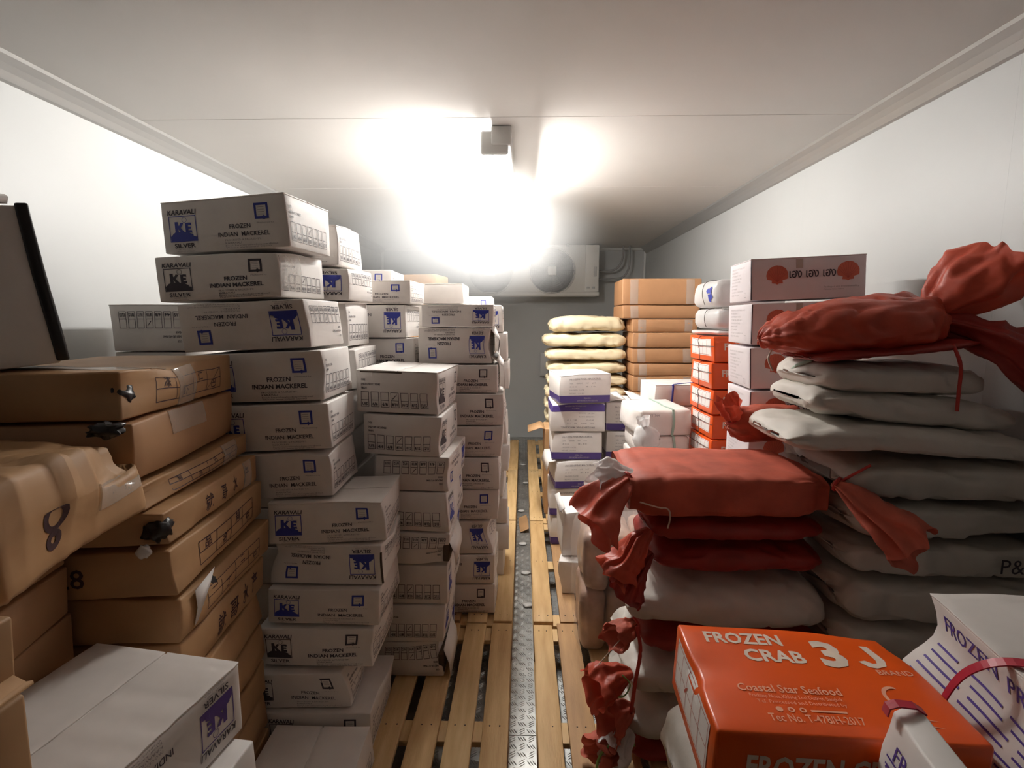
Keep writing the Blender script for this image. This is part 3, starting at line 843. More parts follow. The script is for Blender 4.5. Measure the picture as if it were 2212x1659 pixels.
for i, (c, s, yw, rl, st, fp, dk) in enumerate(rows):
    dn = []
    if i == 1: dn = [(1, -1, 1, 0.5, (-0.012, 0.006, -0.008))]
    if i == 2: dn = [(1, -1, -0.2, 0.7, (-0.004, 0.02, 0))]
    if i == 3: dn = [(1, -1, 0.2, 0.6, (-0.002, 0.03, 0)), (-1, -1, 0, 0.8, (0.01, 0.01, 0))]
    if i in (5, 6): dn = [(1, -1, 1, 0.4, (-0.01, 0.008, -0.012))]
    if i == 7: dn = [(1.05, -0.2, 1, 0.6, (0.02, 0, 0.0)), (-1, -1, 0.6, 0.6, (0.02, 0.02, 0))]
    if i == 9: dn = [(1, -1, -0.2, 0.5, (-0.012, 0.012, 0))]
    ttl = {0: 'black-inked', 1: 'bold-titled', 2: 'upside-down', 7: 'upside-down'}.get(i, '')
    lab = ('%s white fish carton, %s %s' % (ttl, ORD[i], STK)).strip()
    r, wp = fish(lab, c, s, yw, rl, st, fp, 'long', dk, flaps='x' if i in (0, 6) else None, dents=dn)
    if i == 1:
        part('packing_tape', *[[wp(v) for v in g] if k == 0 else g for k, g in enumerate(rcub((s[0] / 2 - 0.004, -0.13, 0.02), (s[0] / 2 + 0.0022, -0.02, s[2] - 0.01), 0.001, 0.03))], M['tape_c'], r)
    if i == 7:      # split corner with dark board core showing
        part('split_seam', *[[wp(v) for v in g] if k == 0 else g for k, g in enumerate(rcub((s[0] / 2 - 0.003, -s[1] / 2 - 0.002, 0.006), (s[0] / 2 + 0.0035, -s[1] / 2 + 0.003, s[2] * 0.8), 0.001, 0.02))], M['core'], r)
fish('crushed faded white fish carton, second lowest of the nearest white stack', (-0.726, 1.604, 0.289), (0.344, 0.27, 0.122), 2, 0, 'thin', False, 'long', True,
     dents=[(1, -1, 1, 0.7, (-0.03, 0.02, -0.01)), (-0.2, -1, 0, 0.6, (0, 0.012, 0))], m='white_b')
fish('white fish carton leaning out at the foot of the tall nearest white stack', (-0.655, 1.595, ZD + 0.002), (0.34, 0.28, 0.146), 1, 0, 'thin', False, 'long', True,
     dents=[(1, 0.8, 1, 0.8, (0.02, 0, 0.03))])
r, wp = fish('white carton with closed flaps lying on the pallet in front of the nearest stack', (-0.615, 1.295, ZD + 0.002), (0.30, 0.27, 0.120), 1, 0, 'thin', False, 'long', True, flaps='y')

# column behind the nearest stack (J)
SJ = 'of the column behind the nearest stack'
for i, (c, s, fp) in enumerate([((-0.917, 2.065, 1.722), (0.45, 0.27, 0.157), False), ((-0.882, 2.065, 1.592), (0.46, 0.27, 0.130), True),
                                ((-0.897, 2.065, 1.418), (0.46, 0.27, 0.172), False), ((-0.871, 2.065, 1.254), (0.46, 0.27, 0.163), True)]):
    fish('lamp-lit white fish carton, %s %s' % (ORD[i], SJ), c, s, 0, 0, 'bold', fp, flaps='x' if i == 0 else None, dents=[(1, -1, 1, 0.5, (-0.01, 0.008, -0.006))])
for k in range(7):
    fish('plain white fish carton low in the column behind the nearest white stack', (-0.88 - 0.01 * (k % 2), 2.06, ZD + 0.002 + k * 0.1585), (0.45, 0.27, 0.1585), plain=True)
# single carton by the left wall (I)
fish('white fish carton with size boxes against the left wall behind brown cartons', (-1.452, 2.135, 1.398), (0.29, 0.36, 0.182), 0, 0, 'thin', True, 'short', flaps='x')
for k in range(8):
    fish('plain white fish carton stacked against the left wall', (-1.46, 2.14, 0.002 + k * 0.1745), (0.29, 0.36, 0.1745), plain=True)

# second stack, short sides facing (B)
SB = 'of the stack with size boxes facing front'
rowsB = [((-0.449, 2.010, 1.179), (0.301, 0.36, 0.158), -4, 2, False), ((-0.438, 2.007, 1.021), (0.287, 0.36, 0.155), -3, 2, False),
 ((-0.407, 2.005, 0.886), (0.284, 0.36, 0.136), -2, 1.5, True), ((-0.410, 2.005, 0.731), (0.271, 0.36, 0.155), -2, 1, False),
 ((-0.415, 2.000, 0.600), (0.268, 0.36, 0.129), 0, 1, True), ((-0.418, 2.000, 0.439), (0.265, 0.36, 0.160), 0, 0.5, False),
 ((-0.428, 2.000, 0.284), (0.255, 0.36, 0.154), 0, 0, False), ((-0.434, 2.000, ZD + 0.002), (0.255, 0.36, 0.142), 0, 0, True)]
for i, (c, s, yw, rl, fp) in enumerate(rowsB):
    dn = [(1, -1, -0.3, 0.55, (-0.010, 0.012, 0))] if i in (0, 1, 2) else []
    if i == 4: dn = [(1, -1, -0.6, 0.6, (-0.02, 0.02, 0.012))]
    if i == 7: dn = [(1, -1, 0.6, 0.7, (-0.02, 0.03, 0.0))]
    r, wp = fish('white fish carton, %s %s' % (ORD[i] if i < 7 else 'lowest', SB), c, s, yw, rl, 'thin', fp, 'short', i in (0, 1), flaps='y' if i == 0 else None, dents=dn)
    w, d, h = s
    if i == 0:
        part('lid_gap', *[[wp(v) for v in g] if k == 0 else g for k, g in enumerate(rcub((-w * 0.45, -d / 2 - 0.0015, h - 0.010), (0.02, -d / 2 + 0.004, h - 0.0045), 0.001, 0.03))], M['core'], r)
    if i in (4, 7):
        flap_piece(r, wp, [((w / 2, -d / 2 + 0.01, h * 0.72), (w / 2, 0.05, h * 0.75)), ((w / 2 + 0.022, -d / 2 - 0.006, h * 0.42), (w / 2 + 0.02, 0.05, h * 0.4)),
                           ((w / 2 + 0.03, -d / 2 - 0.012, h * 0.05), (w / 2 + 0.024, 0.05, h * 0.02))], 'white')
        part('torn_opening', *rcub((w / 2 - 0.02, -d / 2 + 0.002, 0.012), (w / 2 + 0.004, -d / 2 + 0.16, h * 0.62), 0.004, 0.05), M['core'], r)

# third column behind (K)
SK = 'of the column left behind the size-box stack'
for i, (c, s, st, fp) in enumerate([((-0.666, 2.42, 1.588), (0.341, 0.27, 0.106), 'thin', False), ((-0.686, 2.40, 1.440), (0.339, 0.27, 0.147), 'thin', True), ((-0.666, 2.41, 1.292), (0.342, 0.27, 0.148), 'bold', False)]):
    fish('lamp-lit white fish carton, %s %s' % (ORD[i], SK), c, s, -2 + 2 * i, 0, st, fp, flaps='x' if i == 0 else None)
for k in range(8):
    fish('plain white fish carton low in the column left behind the size-box stack', (-0.67 + 0.008 * (k % 2), 2.41, ZD + 0.002 + k * 0.1435), (0.34, 0.27, 0.1435), plain=True)

# aisle column (L)
SL = 'of the bright white stack along the aisle'
rowsL = [((-0.296, 2.385, 1.488), (0.320, 0.27, 0.098), 'thin', True), ((-0.299, 2.385, 1.326), (0.328, 0.27, 0.162), 'bold', True), ((-0.284, 2.385, 1.194), (0.331, 0.27, 0.132), 'bold', False),
 ((-0.259, 2.385, 1.046), (0.334, 0.27, 0.148), 'bold', False), ((-0.262, 2.385, 0.903), (0.334, 0.27, 0.143), 'thin', False), ((-0.279, 2.385, 0.748), (0.339, 0.27, 0.155), 'bold', False),
 ((-0.286, 2.385, 0.602), (0.342, 0.27, 0.146), 'thin', False), ((-0.305, 2.385, 0.436), (0.341, 0.27, 0.166), 'thin', True), ((-0.303, 2.385, 0.288), (0.346, 0.27, 0.148), 'thin', True),
 ((-0.305, 2.385, ZD + 0.002), (0.348, 0.27, 0.146), 'bold', False)]
for i, (c, s, st, fp) in enumerate(rowsL):
    dn = []
    if i == 7: dn = [(1, -1, 0.4, 0.7, (-0.03, 0.03, -0.01))]
    if i == 3: dn = [(1, 0, 0, 1.0, (0.012, 0, 0))]
    if i == 1: dn = [(1, -1, 0, 0.8, (-0.02, 0.02, 0))]
    r, wp = fish('white fish carton, %s %s' % (ORD[i] if i < 9 else 'lowest', SL), c, s, 2 - (i % 3), 0, st, fp, 'long', i in (2, 3, 5, 9), dents=dn, flaps='x' if i == 0 else None)
    w, d, h = s
    if i == 1:
        flap_piece(r, wp, [((w / 2 - 0.012, -d / 2 + 0.02, h - 0.01), (w / 2, 0.08, h)), ((w / 2 + 0.03, -d / 2 + 0.03, h * 0.6), (w / 2 + 0.02, 0.08, h * 0.7)), ((w / 2 + 0.018, -d / 2 + 0.02, h * 0.1), (w / 2 + 0.02, 0.08, h * 0.1))])
        flap_piece(r, wp, [((w / 2 - 0.01, -d / 2 + 0.02, 0.03), (w / 2 + 0.01, 0.06, 0.04)), ((w / 2 + 0.045, -d / 2 + 0.04, -0.02), (w / 2 + 0.04, 0.07, 0.0)), ((w / 2 + 0.05, -d / 2 + 0.05, -0.12), (w / 2 + 0.045, 0.08, -0.11))])
# cartons behind the aisle stack
fish('small overlit white carton standing on the aisle stacks beneath the cooler', (-0.416, 2.745, 1.60), (0.228, 0.27, 0.102), 0, 0, 'thin', False, plain=True, flaps='x')
fish('white carton of the rear aisle column poking out beside the bright stack top', (-0.262, 2.745, 1.456), (0.311, 0.27, 0.142), 0, 0, 'thin', True)
fish('overlit white carton farthest back above the aisle stacks', (-0.305, 3.045, 1.500), (0.262, 0.27, 0.154), 0, 0, 'thin', False)
fish('overlit white carton at the far left top below the lamp', (-0.868, 2.835, 1.641), (0.357, 0.27, 0.140), 0, 0, 'thin', False)
fish('plain white carton beside the rear aisle column', (-0.50, 2.745, 1.456), (0.15, 0.27, 0.142), plain=True)
for k in range(9):
    fish('white fish carton half hidden in the rear aisle column, %s' % ('lowest', 'second lowest', 'third from below', 'fourth from below', 'fifth from below', 'fourth from top', 'third from top', 'second from top', 'topmost')[k], (-0.28 + 0.012 * ((k * 5) % 3), 2.75, ZD + 0.002 + k * 0.146), (0.36, 0.27, 0.146), plain=True)
    fish('plain white fish carton at the far end of the left stacks', (-0.33, 3.05, ZD + 0.002 + k * 0.1505), (0.33, 0.27, 0.1505), plain=True)
for k in range(10):
    fish('plain white fish carton under the far left lamp-lit carton', (-0.87, 2.835, ZD + 0.002 + k * 0.1498), (0.35, 0.27, 0.1498), plain=True)
# brown carton behind
for k in range(5):
    carton('brown_carton', 'orange brown carton peeking out above the overlit white cartons' if k == 4 else 'plain brown carton under the one peeking above white cartons', 'carton',
           (-0.76 + 0.01 * k, 3.75, ZD + 0.002 + k * 0.339), (0.28, 0.27, 0.336), -10 if k == 4 else 0, 0, m='kraft', seed=900 + k, group='brown cartons behind the white ones')

# ------------------------------------------------------------------ brown frozen-goods cartons on the left (D)
KG = 'brown taped cartons on the left'
def ridge_fn(seed, amp, fx, fy):
    off = Vector((seed * 1.7, seed * 0.3, 0))
    def fn(p, u, v, t):
        n1 = noise.noise(Vector((p[0] * fx, p[1] * fy, p[2] * 3)) + off)
        n2 = noise.noise(Vector((p[0] * fx * 2.1, p[1] * fy * 2.1, p[2] * 6)) + off * 2)
        e = min(1.0, max(abs(u), abs(v), abs(t)) ** 6 + 0.25)
        return Vector((0.6 * n1 + 0.4 * n2, 0.5 * n2, (0.7 * n1 + 0.5 * n2) * (0.0 if t < -0.9 else 1.0))) * amp * e
    return fn
# (near-right corner x, y, z0, z1, yaw, length, width)
rowsD = [(-0.838, 1.05, 1.306, 1.412, 8), (-0.835, 1.05, 1.169, 1.300, 9), (-0.823, 1.05, 1.104, 1.163, 6), (-0.777, 1.05, 1.022, 1.099, 7),
         (-0.775, 1.05, 0.908, 1.017, 6), (-0.768, 1.05, 0.798, 0.903, 5), (-0.765, 1.05, 0.692, 0.793, 6), (-0.762, 1.05, 0.592, 0.687, 7),
         (-0.765, 1.05, 0.482, 0.588, 6), (-0.76, 1.05, 0.370, 0.478, 7), (-0.765, 1.05, 0.256, 0.366, 6), (-0.76, 1.05, ZD + 0.002, 0.252, 6)]
prD = [print_kraft_table('冻虾仁巴'), None, print_kraft_table('规格巴浪'), print_kraft_name, print_kraft_table('品名规中', False), print_kraft_table('一丁二中', False), print_kraft_name, None, None, None, None, None]
txtD = ['topmost, tape over its torn end', 'second from the top, unprinted', 'third from the top, crushed thin', 'fourth from the top, four large characters',
        'fifth from the top, printed table', 'sixth from the top, white scrap', 'seventh from the top', 'eighth from the top', 'ninth from the top', 'tenth from the top', 'eleventh from the top', 'lowest']
def lump(seed, r, sq=(1, 1, 1), n=10, amp=0.35):
    V, Fc = [], []
    for i in range(n + 1):
        a = math.pi * i / n
        for k in range(2 * n):
            b = math.pi * k / n
            d = Vector((math.sin(a) * math.cos(b), math.sin(a) * math.sin(b), math.cos(a)))
            q = d * r * (1 + amp * noise.noise(d * 2.2 + Vector((seed, 0, 0))))
            V.append(Vector((q.x * sq[0], q.y * sq[1], q.z * sq[2])))
    for i in range(n):
        for k in range(2 * n):
            j = (k + 1) % (2 * n)
            Fc.append([i * 2 * n + k, (i + 1) * 2 * n + k, (i + 1) * 2 * n + j, i * 2 * n + j])
    return V, Fc
def shift(g, o): return [Vector(v) + Vector(o) for v in g[0]], g[1]
for i, (x, y, z0, z1, yw) in enumerate(rowsD):
    L, W = (0.51, 0.51, 0.51, 0.49, 0.49, 0.475, 0.44, 0.43, 0.405, 0.40, 0.39, 0.385)[i], 0.37
    a = math.radians(yw); ca, sa = math.cos(a), math.sin(a)
    cx = x - (W / 2 * ca) - (L / 2) * sa; cy = y - (W / 2 * sa) + (L / 2) * ca
    dn = {0: [(1, -1, 0.2, 0.6, (-0.02, 0.035, 0.006)), (1, -0.2, 1, 0.5, (-0.01, 0, -0.012))], 1: [(1, -1, -1, 0.5, (-0.01, 0.01, 0))], 2: [(1, -0.3, 0.6, 0.7, (-0.018, 0, -0.008)), (1, -1, 0, 0.5, (-0.03, 0.02, 0))],
          3: [(1, -1, 0, 0.6, (-0.02, 0.02, 0))], 4: [(1, -1, 0, 0.5, (-0.012, 0.012, 0))], 5: [(1, -0.4, 1, 0.7, (-0.02, 0, -0.02))]}.get(i, [])
    pr = [('right', prD[i], False)] if prD[i] else []
    if i == 4: pr.append(('front', print_number('228', -0.1, 0.4), False))
    r, wp = carton('brown_carton', 'brown carton %s of the leaning left stack' % (txtD[i] + (',' if ',' in txtD[i] else '')), 'carton', (cx, cy, z0), (W, L, z1 - z0), yw, 0, m='kraft' if i != 1 else 'kraft_b', prints=pr, seed=300 + i,
                   group=KG, jit=0.012, bulge=0.012, nz=0.006, nf=7.0, dents=dn, step=0.03, r=0.005, ridge=ridge_fn(i, 0.005, 5, 14))
    h = z1 - z0
    def strip(lo, hi, nm='packing_tape', mk='tape'):
        V, Fc = rcub(lo, hi, 0.0008, 0.025)
        part(nm, [wp(v) for v in V], Fc, M[mk], r)
    if i == 0:
        strip((-W / 2, -0.14, h - 0.001), (W / 2, -0.075, h + 0.0022)); strip((W / 2 - 0.002, -0.05, 0.0), (W / 2 + 0.0022, 0.03, h), mk='tape_c')
        part('torn_hole_dark', *shift(lump(3, 0.030, (0.7, 0.9, 0.9), 12, 0.5), (W / 2 - 0.036, -L / 2 + 0.040, h * 0.42)), M['black'], r)  # black lump put in for the shaded inside of the tear and its plastic
    if i == 1:
        strip((W / 2 - 0.002, -0.10, h * 0.55), (W / 2 + 0.0022, 0.06, h), mk='tape_c')
    if i == 2:
        part('torn_hole_dark', *shift(lump(5, 0.022, (0.8, 1.1, 0.7), 12, 0.5), (W / 2 - 0.044, -L / 2 + 0.024, h * 0.45)), M['black'], r)
        part('white_scrap', *shift(lump(9, 0.012, (0.7, 0.8, 1.1)), (W / 2 - 0.028, -L / 2 - 0.008, h * 0.5)), M['rubble'], r)
        strip((W / 2 - 0.002, 0.10, 0.0), (W / 2 + 0.002, 0.18, h), mk='tape_c')
    if i == 3:
        part('torn_hole_dark', *shift(lump(7, 0.034, (0.8, 0.8, 0.85), 12, 0.5), (W / 2 - 0.036, -L / 2 + 0.028, h * 0.42)), M['black'], r)  # dark inside of the hole, drawn as a black lump
        part('white_scrap', *shift(lump(12, 0.016, (0.9, 0.7, 0.9)), (W / 2 - 0.045, -L / 2 - 0.014, -0.002)), M['rubble'], r)
        strip((W / 2 - 0.002, 0.14, 0.0), (W / 2 + 0.002, 0.19, h), mk='tape_c')
    if i == 5:
        flap_piece(r, wp, [((W / 2 + 0.004, -L / 2 + 0.06, h * 0.85), (W / 2 + 0.004, -L / 2 + 0.15, h * 0.98)), ((W / 2 + 0.012, -L / 2 + 0.05, h * 0.5), (W / 2 + 0.010, -L / 2 + 0.11, h * 0.7)), ((W / 2 + 0.005, -L / 2 + 0.045, h * 0.1), (W / 2 + 0.005, -L / 2 + 0.06, h * 0.15))], 'label', 0.001, 'white_scrap')
        part('torn_hole_dark', *shift(lump(17, 0.022, (0.5, 1, 1.3)), (W / 2 - 0.006, -L / 2 + 0.15, h * 0.45)), M['black'], r)

# crumpled large brown carton in front (C) on a pile of dark cartons (E)
W, L, H = 0.46, 0.40, 0.205
def ridgeC(p, u, v, t):
    # parallel creases across the lid running down the side, as of a soaked and crushed lid
    ph = p[1] * 24 + p[0] * 6 + 0.8 * noise.noise(Vector((p[0] * 5, p[1] * 5, 1.0)))
    cr = abs(noise.noise(Vector((ph, p[0] * 1.6, 3.0)))) - 0.25
    n2 = noise.noise(Vector((p[1] * 6, p[0] * 2, 7.0 + p[2] * 4)))
    k = max(0.0, min(1.0, t * 0.7 + 0.6))
    sd = max(0.0, u) ** 4
    return Vector((0.030 * cr * sd * (0.35 + 0.65 * k) + 0.010 * n2 * sd, 0, 0.030 * cr * k + 0.016 * n2 * k - (0.035 * max(0, v) ** 3 + 0.02) * (1 if t > 0 else 0) * k))
cC, wC = carton('brown_carton', 'large crumpled brown carton with a dark round mark at the left edge', 'carton', (-1.000, 0.792, 1.118), (W, L, H), 11, 0, m='kraft', seed=401, group=KG,
                jit=0.012, bulge=0.02, nz=0.008, nf=6, step=0.018, r=0.012, ridge=ridgeC, dents=[(1, 1, 0.8, 0.5, (-0.02, -0.02, -0.015)), (1, -0.2, -0.6, 0.5, (-0.015, 0, 0))],
                prints=[('right', lambda w, h, rng: {'brown': cat2([ringp(-0.20 * w, 0.44 * h, 0.027, 0.011, 18), ringp(-0.19 * w, 0.24 * h, 0.018, 0.012, 14)])}, False)])
V, Fc = rcub((W / 2 - 0.002, L / 2 - 0.16, H * 0.28), (W / 2 + 0.003, L / 2 - 0.015, H * 0.62), 0.001, 0.02)
part('packing_tape', [wC(v) for v in V], Fc, M['tape_c'], cC)
V, Fc = rcub((-0.04, -L / 2, H - 0.002), (0.05, -0.02, H + 0.003), 0.001, 0.02)
part('packing_tape', [wC(v) for v in V], Fc, M['tape'], cC)
part('torn_hole_dark', *shift(lump(21, 0.024, (1.3, 0.9, 0.6), 10, 0.8), (W / 2 - 0.04, L / 2 - 0.03, H - 0.026)), M['black'], cC)  # black lump in place of the shade within the torn corner
zz = [ZD + 0.002, 0.34, 0.54, 0.74, 0.90, 1.005, 1.110]
nmE = ['lowest', 'fifth', 'fourth', 'third', 'second', 'topmost']
for k in range(6):
    carton('brown_carton', 'shadowed brown carton, %s of the pile under the crumpled carton' % (nmE[k] if k in (0, 5) else nmE[k] + ' from the top'), 'carton', (-1.120 - 0.006 * (k % 2), 0.865, zz[k]), (0.36, 0.20, zz[k + 1] - zz[k] - 0.003), 12, 0, m='kraft_b', seed=420 + k, group=KG, nz=0.003)
for k in range(7):
    carton('brown_carton', 'plain brown carton hidden behind the crumpled carton by the left wall', 'carton', (-1.465 + 0.006 * (k % 2), 1.13, 0.002 + k * 0.1945), (0.35, 0.34, 0.192), 3, 0, m='kraft_b', seed=430 + k, group=KG, nz=0.003)
# two kraft cartons at the extreme left edge (G)
for k, (z0, z1) in enumerate(((ZD + 0.002, 0.45), (0.452, 0.79), (0.792, 1.108), (1.118, 1.205))):
    lab = ['plain brown carton under the cartons cut off at the left edge'] * 2 + ['lower brown carton cut off by the left edge of the photo', 'upper brown carton with a bent lip cut off by the left edge']
    r, wp = carton('brown_carton', lab[k], 'carton', (-0.766, 0.333, z0), (0.40, 0.36, z1 - z0), -3, 0, m='kraft', seed=440 + k, group='brown cartons at the left edge', nz=0.004)
    if k == 3:
        flap_piece(r, wp, [((0.195, -0.10, 0.012), (0.195, 0.18, 0.012)), ((0.212, -0.10, 0.004), (0.212, 0.18, 0.004)), ((0.222, -0.10, 0.006), (0.222, 0.18, 0.006))], 'kraft', 0.004, 'bent_lip')
# white upright carton at the left edge
r, wp = carton('white_carton', 'tall white carton with a curled black edge at the upper left', 'carton', (-1.257, 1.030, 1.402), (0.44, 0.20, 0.335), 41, -6, m='white', seed=450, nz=0.004, jit=0.008, bulge=0.01)
V, Fc = rcub((0.214, -0.104, 0.004), (0.236, -0.085, 0.340), 0.004, 0.03)
part('black_edge', [wp(v) for v in V], Fc, M['black'], r)
flap_piece(r, wp, [((-0.22, -0.10, 0.335), (0.205, -0.10, 0.335)), ((-0.22, -0.112, 0.347), (0.21, -0.112, 0.347)), ((-0.22, -0.10, 0.356), (0.205, -0.10, 0.354)), ((-0.22, -0.07, 0.352), (0.20, -0.07, 0.346))], 'white_b', 0.003, 'curled_flap')

# white cartons in the left foreground (F)
def ridgeF(p, u, v, t):
    k = 1.0 if t > 0.9 else 0.0
    s = math.sin(p[1] * 95 + 3 * noise.noise(Vector((p[1] * 9, p[0] * 3, 0))))
    return Vector((0, 0, -0.0022 * k * max(0, s) ** 6 * (1 if u > 0 else 0.2)))
override = {'emblem': 'violet'}
r, wp = carton('fish_carton', 'white carton with a ribbed lid seam in the lower left foreground', 'carton', (-0.752, 0.760, 0.706), (0.325, 0.36, 0.142), -9, 0, m='white_b', seed=460, flaps='y', group=FISH_GROUP, nz=0.003, step=0.014, ridge=ridgeF,
               prints=[('right', print_fish('thin'), True)])
r, wp = carton('fish_carton', 'white carton jutting out beneath the foreground ribbed-lid carton', 'carton', (-0.712, 0.745, 0.556), (0.345, 0.34, 0.148), -6, 0, m='white', seed=461, group=FISH_GROUP, prints=[('right', print_fish('thin'), False), ('front', print_fish('thin'), False)])
override = {}
for k in range(3):
    carton('fish_carton', 'plain white carton under the lower left foreground cartons', 'carton', (-0.72, 0.75, ZD + 0.002 + k * 0.1375), (0.34, 0.33, 0.136), -4, 0, m='white', seed=463 + k, group=FISH_GROUP)

# ------------------------------------------------------------------ right side: shell cartons (T)
SG = 'pale cartons printed with shells'
rowsT = [(1.085, 2.106, 1.597, 0.158, -6, -2), (1.090, 2.102, 1.430, 0.160, -5, -2), (1.097, 2.102, 1.258, 0.164, -5, -2), (1.099, 2.099, 1.088, 0.162, -4, -1)]
for i, (x, y, z, h, yw, rl) in enumerate(rowsT):
    r, wp = carton('shell_carton', 'pale lilac carton with red shell prints, %s of its stack' % ORD[i], 'carton', (x, y, z), (0.408, 0.27, h - 0.003), yw, rl, m='lilac', seed=500 + i, group=SG, jit=0.003, bulge=0.003, nz=0.001,
                   prints=[('front', print_shell, False), ('left', print_shell_side, False)], flaps='x' if i == 0 else None)
    w, d = 0.408, 0.27
    V, Fc = rcub((-w * 0.10, -d / 2 - 0.0012, h * 0.74), (-w * 0.04, -d / 2 + 0.002, h - 0.006), 0.0005, 0.03)
    part('tape_tab', [wp(v) for v in V], Fc, M['tape'], r)
    part('edge_line', *[[wp(v) for v in g] if k == 0 else g for k, g in enumerate(rcub((-w / 2 + 0.002, -d / 2 - 0.0008, 0.002), (-w / 2 + 0.005, -d / 2 + 0.001, h - 0.006), 0.0004, 0.03))], M['dark'], r)
for k in range(6):
    carton('shell_carton', 'pale lilac carton fifth from the top of the shell stack' if k == 5 else 'plain pale carton low in the shell stack', 'carton', (1.10, 2.10, ZD + 0.002 + k * 0.157), (0.405, 0.27, 0.155), -4, 0, m='lilac', seed=510 + k, group=SG,
           prints=[('front', print_shell, False), ('left', print_shell_side, False)] if k == 5 else (), jit=0.003, bulge=0.003, nz=0.001)

# ------------------------------------------------------------------ orange crab cartons tied with string (R) and foreground crab carton
def crab(label, c, s, yaw, seed, top=False, string=True, **kw):
    pr = [('front', print_crab_front, False), ('left', print_crab_label, False)]
    if top: pr.append(('top', print_crab_top, False))
    r, wp = carton('crab_carton', label, 'carton', c, s, yaw, 0, m='orange', seed=seed, group='orange frozen crab cartons', prints=pr, step=0.03, **kw)
    w, d, h = s
    if string:
        q = 0.003
        P = [(-w / 2 - q, 0.02, 0.0), (-w / 2 - q * 1.5, 0.01, h * 0.5), (-w / 2 - q, 0.02, h), (-w / 2 + 0.1, 0.02, h + q * 0.3), (w / 2, 0.02, h + q * 0.3)]
        part('string', *tube([wp(p) for p in smooth_path(P, 5)], 0.0016, 6), M['string'], r)
        P = [(-w / 2 - q, -d / 2 - q, h * 0.62), (-w / 2 - q, 0, h * 0.60), (-w / 2 - q, d / 2, h * 0.58)]
        part('string', *tube([wp(p) for p in smooth_path(P, 5)], 0.0012, 6), M['string'], r)
    return r, wp
for i, (x, z, h) in enumerate(((1.060, 1.326, 0.119), (1.066, 1.199, 0.126), (1.068, 1.081, 0.117), (1.078, 0.963, 0.117), (1.072, 0.846, 0.116))):
    crab('orange carton with white label, %s of the string-tied stack' % ORD[i], (x, 2.50, z), (0.387, 0.30, h - 0.003), (2, -1, 1, 0, 1)[i], 530 + i, dents=[(-1, 0, 1, 0.4, (0.006, 0, -0.006))])
for k in range(6):
    crab('plain orange carton low in the string-tied stack', (1.07, 2.50, ZD + 0.002 + k * 0.1172), (0.387, 0.30, 0.1155), 0, 540 + k, string=False)
# soft white wrapped packs on top (S)
for i, (z, h, x) in enumerate(((1.578, 0.132, 1.05), (1.474, 0.103, 1.06), (1.448, 0.025, 1.06))):
    r, wp = carton('wrapped_pack', 'white plastic wrapped pack, %s on the orange cartons' % ('topmost with blue mark' if i == 0 else ('middle one' if i == 1 else 'thin lowest one')), 'pack', (x, 2.55, z), (0.33, 0.30, h - 0.002), 2 * i, 0,
                   m='poly', seed=560 + i, group='white wrapped packs', r=0.012 if i == 2 else 0.03, step=0.03, nz=0.008, nf=9, bulge=0.012, body_name='wrapping')
    if i == 0:
        mark = [poly([(a * 0.05 + 0.02, b * 0.05 + 0.06) for a, b in q]) for q in (((-.6, .4), (-.1, .7), (.1, .2), (-.3, .1)), ((0, .6), (.5, .8), (.4, .1), (.1, .1)), ((-.2, 0), (.5, .1), (.2, -.8), (-.1, -.6)), ((.4, 0), (.7, -.2), (.4, -.5), (.2, -.2)))]
        P, Q = cat2(mark)
        part('blue_mark', [wp((-0.165 - 0.003, -p[0] - 0.07, p[1])) for p in P], Q, M['blue'], r, smooth=False)
    if i < 2:
        part('strap', *tube([wp(p) for p in smooth_path([(-0.168, -0.03, 0.01), (-0.172, -0.03, h * 0.5), (-0.165, -0.03, h - 0.01), (-0.1, -0.03, h + 0.003)], 5)], 0.0016, 6), M['string'], r)

# ------------------------------------------------------------------ purple banded cartons (P)
PGR = 'white cartons with purple bands'
def banded(label, c, s, yaw, seed, flip=False, flaps=None, plain=False, dents=()):
    pr = [] if plain else [('front', print_band, flip), ('left', print_band_side, flip), ('right', print_band_side, flip)]
    return carton('banded_carton', label, 'carton', c, (s[0], s[1], s[2] - 0.003), yaw, 0, m='white', seed=seed, group=PGR, prints=pr, flaps=flaps, jit=0.005, bulge=0.008, nz=0.0025, dents=dents)
rowsP = [((0.343, 3.127, 1.030), (0.313, 0.30, 0.174), 8, False), ((0.329, 3.150, 0.854), (0.322, 0.30, 0.172), 0, True), ((0.325, 3.150, 0.681), (0.300, 0.30, 0.171), 0, False),
         ((0.329, 3.137, 0.505), (0.291, 0.30, 0.173), 5, False), ((0.311, 3.150, 0.326), (0.288, 0.30, 0.176), 0, False), ((0.316, 3.150, ZD + 0.002), (0.284, 0.30, 0.182), 0, False)]
for i, (c, s, yw, fp) in enumerate(rowsP):
    r, wp = banded('white carton with %s purple band, %s in the aisle column' % ('upper' if fp else 'lower', ORD[i] if i < 5 else 'lowest'), c, s, yw, 600 + i, fp, 'x' if i == 0 else None, dents=[(-1, -1, 1, 0.5, (0.012, 0.01, -0.012))])
    if i == 3:
        w, d, h = s
        flap_piece(r, wp, [((-w / 2, -d / 2, h), (-w / 2 + 0.02, d / 2, h)), ((-w / 2 - 0.04, -d / 2 + 0.01, h * 0.95), (-w / 2 - 0.03, d / 2, h * 0.98)), ((-w / 2 - 0.05, -d / 2 + 0.02, h * 0.6), (-w / 2 - 0.05, d / 2, h * 0.6))], 'white')
